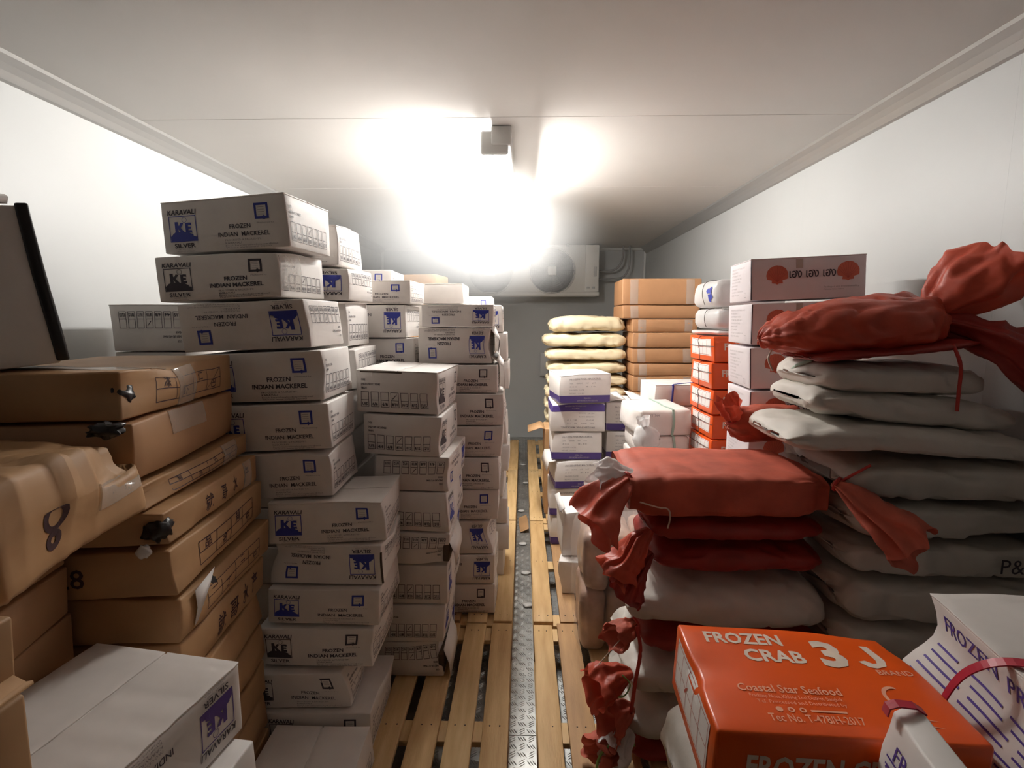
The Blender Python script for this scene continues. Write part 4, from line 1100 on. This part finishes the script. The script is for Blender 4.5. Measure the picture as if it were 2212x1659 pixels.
for i, (z, h) in enumerate(((0.848, 0.176), (0.672, 0.174), (0.502, 0.170), (0.322, 0.178), (ZD + 0.002, 0.178))):
    lab = ['white purple-banded carton with its top flaps folded open', 'second white purple-banded carton under the open-flapped one', 'third white purple-banded carton under the open-flapped one'] + ['plain white carton low in the open-flapped column'] * 2
    r, wp = banded(lab[i], (0.648, 3.20, z), (0.278, 0.30, h), 0, 620 + i, plain=i > 2)
    if i == 0:
        w, d = 0.278, 0.30
        flap_piece(r, wp, [((-w / 2, -d / 2, h - 0.002), (-w / 2, d / 2, h - 0.002)), ((-w / 2 + 0.06, -d / 2 + 0.01, h + 0.012), (-w / 2 + 0.06, d / 2, h + 0.016)), ((-w / 2 + 0.12, -d / 2 + 0.02, h + 0.008), (-w / 2 + 0.11, d / 2, h + 0.026))], name='top_flap')
        flap_piece(r, wp, [((w / 2, -d / 2, h - 0.002), (w / 2, d / 2, h - 0.002)), ((w / 2 - 0.06, -d / 2 + 0.01, h + 0.014), (w / 2 - 0.06, d / 2, h + 0.018)), ((w / 2 - 0.13, -d / 2 + 0.02, h + 0.016), (w / 2 - 0.12, d / 2, h + 0.03))], name='top_flap')
# white carton with blue strap behind
r, wp = carton('strapped_carton', 'white carton bound with a blue strap beside the orange stack', 'carton', (0.925, 3.12, 1.016), (0.33, 0.28, 0.123), 5, 0, m='white', seed=640, flaps='x')
P = [(-0.06, -0.142, 0.0), (-0.06, -0.143, 0.06), (-0.06, -0.143, 0.118), (-0.055, -0.13, 0.1275), (0.06, -0.06, 0.1275), (0.165, -0.02, 0.1275)]
part('blue_strap', *ribbon([wp(p) for p in smooth_path(P, 4)], (0.8, 0.25, 0.3), 0.012), M['bluestrap'], r, smooth=False)
for k in range(5):
    carton('strapped_carton', 'plain white carton under the blue-strapped one', 'carton', (0.95, 3.13, ZD + 0.002 + k * 0.174), (0.28, 0.28, 0.172), 0, 0, m='white', seed=650 + k, group='white cartons under the blue strap')
# bales with green strap (Q)
for i, (x, y, z, h, w) in enumerate(((0.712, 2.735, 0.930, 0.137, 0.27), (0.722, 2.735, 0.818, 0.110, 0.25))):
    r, wp = carton('wrapped_bale', '%s white wrapped bale with a pale green strap' % ('upper' if i == 0 else 'lower'), 'bale', (x, y, z), (w, 0.36, h), 4 - i, 0, m='bale', seed=660 + i, group='white wrapped bales', r=0.014, step=0.025, nz=0.008, nf=9, bulge=0.012,
                   dents=[(-1, -1, 0, 0.5, (0.02, 0.02, 0))], body_name='wrapping')
    g = 0.0025
    P = [(0.035, -0.18 - g, 0.002), (0.035, -0.18 - g * 2, h * 0.5), (0.035, -0.18 - g, h - 0.008), (0.035, -0.165, h + g), (0.035, 0.0, h + g), (0.03, 0.17, h + g)]
    part('green_strap', *ribbon([wp(p) for p in smooth_path(P, 5)], (1, 0, 0), 0.011), M['green'], r, smooth=False)
    if i == 0:
        Pq, Qq = cat2([T('PT 764', -0.09, h * 0.76, 0.012, res=1)])
        part('printed_lettering', [wp((p[0], -0.18 - 0.002, p[1])) for p in Pq], Qq, M['grey'], r, smooth=False)
for k in range(5):
    carton('wrapped_bale', 'plain white wrapped bale under the green-strapped ones', 'bale', (0.72, 2.735, ZD + 0.002 + k * 0.135), (0.27, 0.34, 0.133), 2, 0, m='bale', seed=670 + k, group='white wrapped bales', r=0.012)

# far brown cartons (O)
OG = 'brown cartons by the back wall'
for i, (x, w, z, h) in enumerate(((1.020, 0.587, 1.630, 0.199), (1.018, 0.580, 1.527, 0.103), (1.045, 0.500, 1.425, 0.102), (1.046, 0.482, 1.306, 0.119), (1.050, 0.482, 1.190, 0.116), (1.053, 0.482, 1.092, 0.098), (1.057, 0.484, 0.966, 0.126))):
    r, wp = carton('brown_carton', 'brown carton, %s of the taped stack near the back wall' % ORD[i], 'carton', (x + 0.025, 4.10, z), (w, 0.40, h - 0.003), (-1, 0, 1, 0, -1, 1, 0)[i], 0, m='kraft_far', seed=700 + i, group=OG, bulge=0.01, r=0.008)
    for q in (-0.35, 0.36):
        if i % 2 == 0 or q < 0:
            V, Fc = rcub((q * w - 0.03, -0.2012, 0.004), (q * w + 0.03, -0.198, h - 0.008), 0.0006, 0.04)
            part('packing_tape', [wp(v) for v in V], Fc, M['tape_c'], r)
for k in range(5):
    carton('brown_carton', 'plain brown carton low in the stack near the back wall', 'carton', (1.09, 4.10, ZD + 0.002 + k * 0.1644), (0.49, 0.40, 0.162), 0, 0, m='kraft_far', seed=720 + k, group=OG)

# ------------------------------------------------------------------ sacks
def spow(a, p): return math.copysign(abs(a) ** p, a)
def sack(L, W, H, seed, n=3.0, ends=('flat', 'flat'), nx=44, nt=40, wr=0.006, fx=6.0, ft=20.0, bend=None, pleat=0.0, sag=0.0, taper=5.0, flat_bottom=0.75):
    V, Fc = [], []
    off = Vector((seed * 3.1, seed * 1.3, seed * 0.7))
    for i in range(nx + 1):
        s = -1 + 2 * i / nx
        s = math.sin(s * math.pi / 2) * 0.8 + s * 0.2
        e = ends[0] if s < 0 else ends[1]
        q = abs(s)
        prof = (1 - q ** taper) ** (1 / 2.2) if q < 1 else 0.0
        if e == 'flat': aw, ah = (0.72 + 0.28 * prof) * (1 if q < 0.999 else 0.8), max(0.015, prof)
        elif e == 'tied': aw, ah = max(0.07, (1 - q ** 3.2) ** 0.62), max(0.12, (1 - q ** 4.5) ** 0.6)
        elif e == 'point': aw, ah = max(0.05, (1 - q ** 2.0) ** 0.75), max(0.06, (1 - q ** 1.9) ** 0.72)
        else: aw, ah = max(0.90, prof), max(0.80, prof)       # block
        for k in range(nt):
            th = 2 * math.pi * k / nt
            cy, cz = spow(math.cos(th), 2 / n), spow(math.sin(th), 2 / n)
            y = W / 2 * aw * cy; z = H / 2 * ah * cz
            x = s * L / 2
            dn = Vector((0, math.cos(th) / max(W, 1e-3), math.sin(th) / max(H, 1e-3))).normalized()
            p3 = Vector((x, y, z))
            w1 = noise.noise(Vector((x * fx, y * ft * 0.5, z * ft)) + off)
            w2 = noise.noise(Vector((x * fx * 2.3 + y * 6, y * ft, z * ft * 1.7)) + off * 2)
            w3 = noise.noise(p3 * 4.0 + off); w4 = noise.noise(Vector((x * 9 + y * 14, y * 16 - x * 5, z * 18)) + off * 3)
            dsp = wr * (0.9 * w3 + (0.5 - abs(w1)) * 1.2 - abs(w2) * 0.6 - 0.7 * max(0.0, 0.22 - abs(w4)) / 0.22)
            if pleat: dsp += pleat * (q ** 3) * math.sin(th * 9 + 2 * w3) * (1 - 0.5 * q)
            x += wr * 0.8 * w2
            y += dn.y * dsp; z += dn.z * dsp
            if z < 0: z = z * flat_bottom
            z -= sag * (q ** 2)
            p = Vector((x, y, z + H / 2 * flat_bottom))
            if bend: p = bend(p)
            V.append(p)
    z0 = min(v.z for v in V); z1 = max(v.z for v in V)
    for v in V: v.z = (v.z - z0) * H / (z1 - z0)
    for i in range(nx):
        for k in range(nt):
            j = (k + 1) % nt
            Fc.append([i * nt + k, i * nt + j, (i + 1) * nt + j, (i + 1) * nt + k])
    Fc.append(list(range(nt))); Fc.append([nx * nt + k for k in range(nt)][::-1])
    return V, Fc

def ruffle(p0, d, length, r0, r1, seed, flat=0.55, droop=0.0, pleats=7, nth=84, ns=22, amp=0.35, up=(0, 0, 1), rag=0.12):
    """gathered open mouth of a tied bag, flaring from its neck"""
    d = Vector(d).normalized(); up = Vector(up); a = d.cross(up).normalized(); b = a.cross(d).normalized()
    V, Fc = [], []; off = Vector((seed * 2.3, seed * 0.7, seed * 1.9)); fq = 0.9 / max(r1, 1e-3)
    for i in range(ns + 1):
        s = i / ns
        for k in range(nth):
            th = 2 * math.pi * k / nth
            dv = Vector((math.cos(th), math.sin(th), 0))
            n1 = noise.noise(dv * 1.3 + off)
            gather = math.sin(pleats * th + 4.0 * n1)
            rr = r0 + (r1 - r0) * (0.75 * (1 - (1 - s) ** 1.7) + 0.40 * s * s) * (1 + 0.55 * noise.noise(dv * 0.9 + off * 3))
            rr *= 1 + amp * gather * (0.9 - 0.55 * s) * min(1, 4 * s + 0.25)
            ln = length * s * (1 + rag * 2.2 * noise.noise(dv * 1.5 + off * 5) * s)
            p = Vector(p0) + d * ln + Vector((0, 0, -droop * s * s)) + a * (math.cos(th) * rr) + b * (math.sin(th) * rr * flat)
            w1 = nvec(p * fq * 0.8 + off); w2 = noise.noise(p * fq * 1.5 + off)
            w3 = noise.noise(p * fq * 4.5 + off * 2)
            p += w1 * (0.44 * r1 * s) + (a * math.cos(th) + b * math.sin(th)) * ((0.35 - abs(w2)) * 0.34 * r1 + (0.3 - abs(w3)) * 0.07 * r1) * min(1, s * 2)
            V.append(p)
    for i in range(ns):
        for k in range(nth):
            j = (k + 1) % nth
            Fc.append([i * nth + k, i * nth + j, (i + 1) * nth + j, (i + 1) * nth + k])
    return V, Fc

def bag(name, label, c, dims, seed, m, yaw=0, roll=0, group=None, cat='sack', **kw):
    r = thing(name, label, cat, c, (0, math.radians(roll), math.radians(yaw)), group)
    part('bag_body', *sack(*dims, seed, **kw), M[m], r)
    return r
def tie(r, p, rad, axis_dir, m='twine', loops=2):
    d = Vector(axis_dir).normalized(); a = d.cross(Vector((0, 0.3, 1))).normalized(); b = a.cross(d)
    g = [tube([Vector(p) + d * (0.004 * q) + a * math.cos(t) * rad + b * math.sin(t) * rad for t in [2 * math.pi * k / 14 for k in range(14)]], 0.0028, 6, True) for q in range(loops)]
    return part('tie', *merge(*g), M[m], r)
def cord(r, pts, rad=0.0025, m='twine', nm='loose_cord'):
    return part(nm, *tube(smooth_path(pts, 6), rad, 6), M[m], r)

# paper sacks near the back wall (N)
for i, (x, L, z, h) in enumerate(((0.513, 0.593, 1.418, 0.140), (0.492, 0.649, 1.297, 0.122), (0.506, 0.633, 1.193, 0.107), (0.513, 0.631, 1.087, 0.109), (0.519, 0.640, 0.990, 0.100), (0.510, 0.640, 0.892, 0.101), (0.505, 0.640, 0.794, 0.101))):
    bag('paper_sack', 'beige paper sack, %s of the sack stack at the aisle end' % ORD[i], (x - 0.008, 4.20, z), (L, 0.40, h - 0.002), 70 + i, 'sack_y', group='beige paper sacks', n=4.5, wr=0.015, ends=('flat', 'flat'), taper=9, sag=0.012 if i == 0 else 0.0, flat_bottom=0.78)
for k in range(6):
    bag('paper_sack', 'plain beige paper sack low in the sack stack', (0.50, 4.20, ZD + 0.003 + k * 0.1085), (0.64, 0.40, 0.107), 80 + k, 'sack_y', group='beige paper sacks', n=3.4, nx=20, nt=24, taper=7)

# brown carton with a raised flap beside the paper sacks
r, wp = carton('brown_carton', 'open brown carton with one raised flap at the far aisle', 'carton', (0.235, 3.62, ZD + 0.002), (0.16, 0.24, 0.62), 0, 0, m='kraft', seed=740)
flap_piece(r, wp, [((-0.075, -0.11, 0.615), (-0.075, 0.10, 0.615)), ((-0.11, -0.11, 0.625), (-0.11, 0.10, 0.63)), ((-0.20, -0.115, 0.595), (-0.20, 0.09, 0.60))], 'kraft', 0.004, 'raised_flap')

# right wall sacks (W)
WG = 'white woven sacks by the right wall'
zW = [1.121, 1.006, 0.897, 0.785, 0.64, 0.512, 0.39, 0.265, ZD]
txtW = ['fourth', 'fifth', 'sixth', 'seventh', 'eighth', 'ninth', 'tenth', 'lowest']
for i in range(8):
    z1, z0 = zW[i], zW[i + 1]; h = z1 - z0
    rr = bag('woven_sack', 'grey white woven sack, %s down the right wall pile' % txtW[i], (1.222 + 0.006 * ((i * 7) % 3 - 1), 1.60, z0), (0.572, 0.44, h - 0.002), 120 + i, 'sack_b', group=WG, n=5.5, wr=0.017, fx=4.5, ft=7, ends=('flat', 'flat'), taper=14, yaw=(-2, 3, -1, 2)[i % 4], flat_bottom=0.95)
    if i == 2:
        P, Q = T('P&B', 0.10, 0.045, 0.042, bold=0.0)
        part('printed_lettering', [(p[0], -0.236 + 0.0 * p[1], p[1] - 0.01) for p in P], Q, M['dark'], rr, smooth=False)
bag('woven_sack', 'long off-white woven sack draped third down the right wall pile', (1.115, 1.58, 1.128), (0.69, 0.37, 0.095), 131, 'sack', group=WG, n=3.6, wr=0.016, fx=4, ft=8, taper=10, roll=2.5, yaw=-4, sag=0.015)
bag('woven_sack', 'lamp-lit white woven sack second down the right wall pile', (1.13, 1.62, 1.212), (0.56, 0.36, 0.100), 132, 'sack', group=WG, n=3.2, wr=0.017, fx=4, ft=8, taper=9, roll=5, yaw=-6)
r = bag('woven_sack', 'stained white woven sack beneath the topmost red sack', (1.10, 1.63, 1.297), (0.46, 0.34, 0.100), 133, 'sack', group=WG, n=3.4, wr=0.010, fx=4, ft=8, taper=9, roll=2.5)
part('green_edge', *tube([(-0.225, -0.06, 0.09), (-0.232, 0.0, 0.07), (-0.225, 0.05, 0.05)], 0.005, 6), M['green'], r)
# topmost red sack with bunched mouth
RG = 'red woven sacks'
r = bag('red_sack', 'glossy red sack lying topmost on the right wall pile', (1.015, 1.62, 1.402), (0.54, 0.36, 0.190), 141, 'red_top', group=RG, n=2.4, wr=0.016, fx=5, ft=10, ends=('point', 'tied'), roll=-6, yaw=-3, pleat=0.016, nx=60, nt=60)
part('bunched_mouth', *ruffle((0.23, -0.01, 0.095), (0.72, -0.10, 0.72), 0.24, 0.035, 0.120, 5, flat=0.75, pleats=4, amp=0.22, droop=0.02), M['red_top'], r)
part('bunched_mouth', *ruffle((0.23, -0.03, 0.085), (0.66, -0.52, -0.25), 0.32, 0.03, 0.11, 9, flat=0.7, pleats=5, amp=0.3, droop=0.12), M['red_d'], r)
tie(r, (0.228, -0.01, 0.095), 0.036, (0.75, -0.1, 0.6))
part('lower_fold', *shift(sack(0.44, 0.30, 0.05, 143, n=2.2, wr=0.01, nx=30, nt=30), (0.06, -0.03, 0.0)), M['red_d'], r)
cord(r, [(0.19, -0.17, 0.03), (0.195, -0.19, -0.03), (0.19, -0.19, -0.10), (0.185, -0.19, -0.155)], 0.005)
cord(r, [(-0.22, 0, 0.05), (-0.235, 0, 0.02), (-0.228, -0.01, -0.02)], 0.003, 'pale_twine')
# small tied red bag
r = bag('red_sack', 'small red bag with a tied knot beside the shell cartons', (0.90, 1.872, 1.070), (0.30, 0.15, 0.140), 151, 'red', group=RG, n=2.2, wr=0.010, ends=('tied', 'flat'), pleat=0.014, yaw=6)
part('bunched_mouth', *ruffle((-0.13, -0.01, 0.07), (-0.35, -0.1, 0.95), 0.10, 0.016, 0.05, 15, flat=0.6, pleats=5), M['red_top'], r)
tie(r, (-0.132, -0.01, 0.078), 0.02, (-0.3, 0, 1))
# support beneath the small bag: white sack behind the big red sacks
bag('woven_sack', 'plain white woven sack propping the small red bag', (0.80, 1.985, 0.96), (0.2, 0.1, 0.12), 155, 'sack', group=WG, nx=16, nt=16) if False else None

# front red sacks (V)
VX, VY = 0.614, 1.645
r = bag('red_sack', 'large dusty red sack with tied ends, topmost of the front pile', (VX, VY, 0.926), (0.585, 0.385, 0.142), 161, 'red', group=RG, n=7.0, wr=0.007, fx=5, ft=9, ends=('block', 'block'), nx=60, nt=56, taper=14, flat_bottom=0.9)
part('bunched_mouth', *ruffle((-0.285, -0.13, 0.115), (-0.80, -0.35, -0.52), 0.17, 0.018, 0.085, 21, flat=0.6, droop=0.04, pleats=6, amp=0.28), M['red_top'], r)
part('inner_liner', *ruffle((-0.27, -0.09, 0.115), (-0.90, -0.10, 0.02), 0.125, 0.02, 0.062, 23, flat=0.7, droop=0.0, pleats=5, amp=0.2), M['poly'], r)
tie(r, (-0.288, -0.13, 0.113), 0.022, (-0.8, -0.3, -0.4))
part('bunched_mouth', *ruffle((0.285, -0.20, 0.125), (0.58, -0.74, -0.30), 0.22, 0.016, 0.080, 25, flat=0.62, droop=0.06, pleats=6, amp=0.3), M['red'], r)
tie(r, (0.290, -0.206, 0.124), 0.020, (0.58, -0.74, -0.3))
cord(r, [(0.295, -0.21, 0.13), (0.315, -0.235, 0.16), (0.345, -0.245, 0.185), (0.352, -0.25, 0.192)], 0.004)
cord(r, [(-0.27, -0.198, 0.062), (-0.22, -0.207, 0.05), (-0.19, -0.209, 0.045), (-0.184, -0.212, 0.02), (-0.19, -0.212, -0.012)], 0.0025, 'pale_twine')
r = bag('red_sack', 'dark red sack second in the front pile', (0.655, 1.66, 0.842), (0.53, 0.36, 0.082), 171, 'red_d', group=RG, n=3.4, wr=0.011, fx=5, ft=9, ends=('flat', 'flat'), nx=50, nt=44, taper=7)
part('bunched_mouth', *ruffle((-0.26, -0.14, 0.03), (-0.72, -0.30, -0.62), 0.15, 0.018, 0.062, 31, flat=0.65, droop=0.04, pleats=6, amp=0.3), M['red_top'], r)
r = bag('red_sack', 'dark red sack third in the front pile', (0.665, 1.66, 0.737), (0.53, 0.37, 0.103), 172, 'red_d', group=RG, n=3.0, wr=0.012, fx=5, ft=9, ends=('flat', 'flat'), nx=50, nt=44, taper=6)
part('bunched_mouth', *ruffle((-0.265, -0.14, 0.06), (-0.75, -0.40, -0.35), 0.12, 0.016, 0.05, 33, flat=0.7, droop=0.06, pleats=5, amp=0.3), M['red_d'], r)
r = bag('woven_sack', 'pinkish white sack under the dark red sacks in the front pile', (0.625, 1.65, 0.558), (0.605, 0.42, 0.177), 173, 'sack', group='white sacks of the front pile', n=2.6, wr=0.015, fx=4, ft=8, ends=('flat', 'flat'), nx=50, nt=44, taper=8, flat_bottom=0.75)
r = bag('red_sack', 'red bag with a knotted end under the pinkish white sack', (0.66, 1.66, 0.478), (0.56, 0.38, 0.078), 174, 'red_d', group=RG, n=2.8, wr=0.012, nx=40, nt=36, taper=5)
part('bunched_mouth', *ruffle((-0.30, -0.16, 0.085), (-0.80, -0.35, 0.1), 0.085, 0.022, 0.045, 41, flat=0.8, droop=0.03, pleats=7, amp=0.2), M['red'], r)
tie(r, (-0.305, -0.162, 0.085), 0.026, (-0.8, -0.3, 0))
cord(r, [(-0.335, -0.18, 0.08), (-0.375, -0.20, 0.045), (-0.425, -0.21, -0.01)], 0.0015, 'pale_twine')
cord(r, [(-0.31, -0.20, 0.11), (-0.30, -0.215, 0.04), (-0.315, -0.225, -0.06), (-0.325, -0.225, -0.16)], 0.006)
r = bag('woven_sack', 'crumpled white sack behind the green cord in the front pile', (0.63, 1.65, 0.338), (0.60, 0.42, 0.138), 175, 'sack', group='white sacks of the front pile', n=2.6, wr=0.018, fx=6, ft=8, nx=44, nt=40, taper=7)
part('bunched_mouth', *ruffle((-0.29, -0.17, 0.08), (-0.92, -0.28, 0.05), 0.13, 0.018, 0.06, 43, flat=0.85, droop=0.04, pleats=5, amp=0.3), M['red_top'], r)
cord(r, [(-0.33, -0.20, 0.10), (-0.36, -0.215, 0.08), (-0.355, -0.22, 0.045), (-0.32, -0.22, 0.04), (-0.30, -0.215, 0.075), (-0.325, -0.22, 0.11)], 0.0022, 'lime')
r = bag('woven_sack', 'white sack tied with green twine low in the front pile', (0.62, 1.63, 0.205), (0.59, 0.42, 0.131), 176, 'sack', group='white sacks of the front pile', n=2.6, wr=0.018, fx=6, ft=8, nx=44, nt=40, taper=7)
part('bunched_mouth', *ruffle((-0.28, -0.19, 0.04), (-0.75, -0.55, -0.05), 0.10, 0.016, 0.045, 45, flat=0.8, droop=0.03, pleats=5, amp=0.3), M['poly'], r)
part('red_mouth', *ruffle((-0.275, -0.16, 0.10), (-0.85, -0.35, 0.2), 0.10, 0.018, 0.055, 47, flat=0.85, droop=0.05, pleats=5, amp=0.3), M['red'], r)
tie(r, (-0.285, -0.19, 0.02), 0.02, (-0.7, -0.4, -0.2), 'lime')
cord(r, [(-0.30, -0.20, 0.02), (-0.345, -0.225, 0.035), (-0.385, -0.235, 0.0), (-0.395, -0.24, -0.05)], 0.004, 'lime')
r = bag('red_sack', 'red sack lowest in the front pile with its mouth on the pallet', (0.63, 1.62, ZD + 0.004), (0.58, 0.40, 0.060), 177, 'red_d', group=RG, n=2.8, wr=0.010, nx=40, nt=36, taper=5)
part('bunched_mouth', *ruffle((-0.28, -0.16, 0.055), (-0.92, -0.36, 0.22), 0.15, 0.02, 0.06, 49, flat=0.6, droop=0.02, pleats=6, amp=0.3), M['red'], r)

# film-wrapped bundle of frozen packs between the pallets
r = thing('wrapped_bundle', 'clear film bundle of pinkish frozen packs standing on the right pallet', 'bundle', (0.40, 2.10, ZD))
for i, (z, h, dx) in enumerate(((0.0, 0.27, 0.0), (0.27, 0.245, 0.008))):
    for k in range(3):
        g = rcub((-0.155 + 0.105 * k, -0.13, z), (-0.055 + 0.105 * k, 0.13, z + h - 0.004), 0.03, 0.03)
        part('frozen_pack', [(lambda q: Vector((q.x, q.y, max(q.z, 0.004))))(Vector(v) + Vector((dx, 0, 0)) + nvec(Vector(v) * 11 + Vector((k, i * 3, 0))) * 0.010) for v in g[0]], g[1], M['pink'], r)
g = rcub((-0.175, -0.15, 0.0), (0.185, 0.15, 0.53), 0.05, 0.03)
part('clear_film', [(lambda q: Vector((q.x, q.y, max(q.z, 0.003))))(Vector(v) + nvec(Vector(v) * 9) * 0.012) for v in g[0]], g[1], M['film'], r)
# small white cartons by the aisle
r, wp = carton('white_carton', 'small white carton with an open flap behind the film bundle', 'carton', (0.283, 2.62, 0.312), (0.165, 0.25, 0.235), 3, 0, m='white', seed=760, dents=[(-1, -1, 1, 0.5, (0.01, 0.01, -0.01))])
flap_piece(r, wp, [((-0.0825, -0.125, 0.23), (-0.0825, 0.10, 0.23)), ((-0.10, -0.135, 0.245), (-0.10, 0.10, 0.25)), ((-0.075, -0.14, 0.262), (-0.075, 0.10, 0.262))], name='open_flap')
r, wp = carton('white_carton', 'small bent white carton on the pallet edge behind the film bundle', 'carton', (0.292, 2.56, ZD + 0.002), (0.16, 0.27, 0.168), -4, 0, m='white', seed=761, dents=[(-1, -1, 0.5, 0.8, (-0.02, 0.01, 0)), (-1, 0.5, 0, 0.7, (0.015, 0, 0))])
# knotted plastic bags beside the bales
r = thing('plastic_bag', 'knotted white plastic bag in front of the wrapped bales', 'bag', (0.60, 2.44, 0.886))
part('bag_body', *sack(0.13, 0.12, 0.13, 181, n=2.1, wr=0.012, ends=('tied', 'tied'), nx=24, nt=24), M['poly'], r)
part('knot', *ruffle((0.0, 0, 0.10), (-0.2, 0, 1), 0.06, 0.012, 0.04, 51, flat=0.7, nth=32, ns=8), M['poly'], r)
r = thing('plastic_sack', 'white plastic sack under the knotted bag behind the red sack', 'sack', (0.60, 2.42, ZD + 0.003))
part('bag_body', *sack(0.26, 0.25, 0.74, 182, n=3.0, wr=0.012, nx=24, nt=24, ends=('block', 'block')), M['poly'], r)

# foreground crab carton on white sacks
crab('orange frozen crab carton with large pale lettering in the right foreground', (0.548, 0.905, 0.700), (0.435, 0.295, 0.148), -4, 570, top=True, string=False, dents=[(-1, 0.0, 1, 0.25, (0.014, 0, -0.012)), (1, 1, 1, 0.5, (-0.02, -0.01, -0.006))], nz=0.003, r=0.006)
for k, (z, h) in enumerate(((ZD + 0.002, 0.156), (0.30, 0.176), (0.478, 0.218))):
    bag('woven_sack', ['plain white sack at the bottom under the foreground crab carton', 'plain white sack midway under the foreground crab carton', 'white sack bulging out beneath the foreground crab carton'][k], (0.55, 0.93, z), (0.46, 0.34, h), 190 + k, 'sack', group='white sacks under the crab carton', n=3.2, wr=0.010, nx=30, nt=30, taper=6)

# strapped white cartons at the lower right corner (X)
override = {'small': 'violet'}
wx = [('FROZEN', -0.42, 0.83, 0.10, 0.38), ('PRAN', 0.02, 0.83, 0.10, 0.24), ('POP', 0.30, 0.72, 0.10, 0.16)]
r, wp = carton('strapped_carton', 'white carton with violet lettering and red strap at the lower right', 'carton', (1.005, 0.785, 0.66), (0.40, 0.46, 0.29), -9, 0, m='white_b', seed=770, prints=[('left', print_blue_text(wx, 11), False)],
               dents=[(-1, 1, 0.6, 0.5, (0.03, -0.02, -0.01)), (-1, 0.2, 0.5, 0.4, (0.02, 0, 0)), (-1, 0.9, -0.4, 0.5, (-0.03, 0, 0))], nz=0.006, step=0.025, flaps='x')
P = [(-0.205, 0.10, 0.006), (-0.228, 0.085, 0.08), (-0.232, 0.06, 0.17), (-0.225, 0.02, 0.25), (-0.19, -0.02, 0.298), (-0.10, -0.05, 0.302), (0.0, -0.06, 0.299), (0.20, -0.06, 0.297)]
part('red_strap', *ribbon(smooth_path(P, 6), (0.25, 1, 0.15), 0.018), M['redstrap'], r, smooth=False)
r, wp = carton('strapped_carton', 'narrow white carton with violet lettering in the lower right corner', 'carton', (0.563, 0.572, 0.690), (0.045, 0.34, 0.240), -9, 0, m='white', seed=771, prints=[('left', print_blue_text([('FROZEN', -0.40, 0.72, 0.12, 0.40), ('SHINGALA', -0.44, 0.56, 0.08, 0.46)], 6), False)],
               dents=[(-1, 1, 1, 0.5, (0.01, -0.01, -0.01))], nz=0.003)
P = [(-0.0265, 0.155, 0.226), (-0.024, 0.155, 0.239), (-0.012, 0.155, 0.2445), (0.012, 0.155, 0.2445), (0.026, 0.155, 0.236)]
part('red_strap', *ribbon(P, (0, 1, 0), 0.016), M['redstrap'], r, smooth=False)
override = {}
for k in range(3):
    carton('strapped_carton', 'plain white carton under the violet-lettered ones in the lower right', 'carton', (1.0, 0.78, ZD + 0.002 + k * 0.172), (0.38, 0.42, 0.17), 0, 0, m='white', seed=775 + k, group='white cartons in the lower right')
for k in range(3):
    carton('strapped_carton', 'plain white carton under the narrow violet-lettered one', 'carton', (0.585, 0.58, ZD + 0.002 + k * 0.181), (0.09, 0.30, 0.179), -4, 0, m='white', seed=779 + k, group='white cartons in the lower right')
# litter on the floor of the aisle
rng = random.Random(5)
for k, (x, y) in enumerate(((0.02, 2.9), (0.0, 3.3), (0.03, 2.55), (-0.01, 3.9), (0.03, 4.6), (0.0, 5.2))):
    o = part('litter_scrap', *[v for v in lump(60 + k, 0.022, (1.3, 1.0, 0.30), 6, 0.6)], M['rubble'])
    o.location = (x, y, 0.008); tag(o, 'scrap of white plastic litter on the aisle floor, %s from the camera' % ('nearest but one', 'third', 'nearest', 'fourth', 'fifth', 'farthest')[k], 'litter', 'litter in the aisle')
r, wp = carton('cardboard_scrap', 'torn brown cardboard piece leaning on the aisle floor', 'cardboard', (0.008, 3.62, 0.018), (0.065, 0.26, 0.006), 4, -22, m='kraft', seed=790, nz=0.002, body_name='cardboard_sheet')
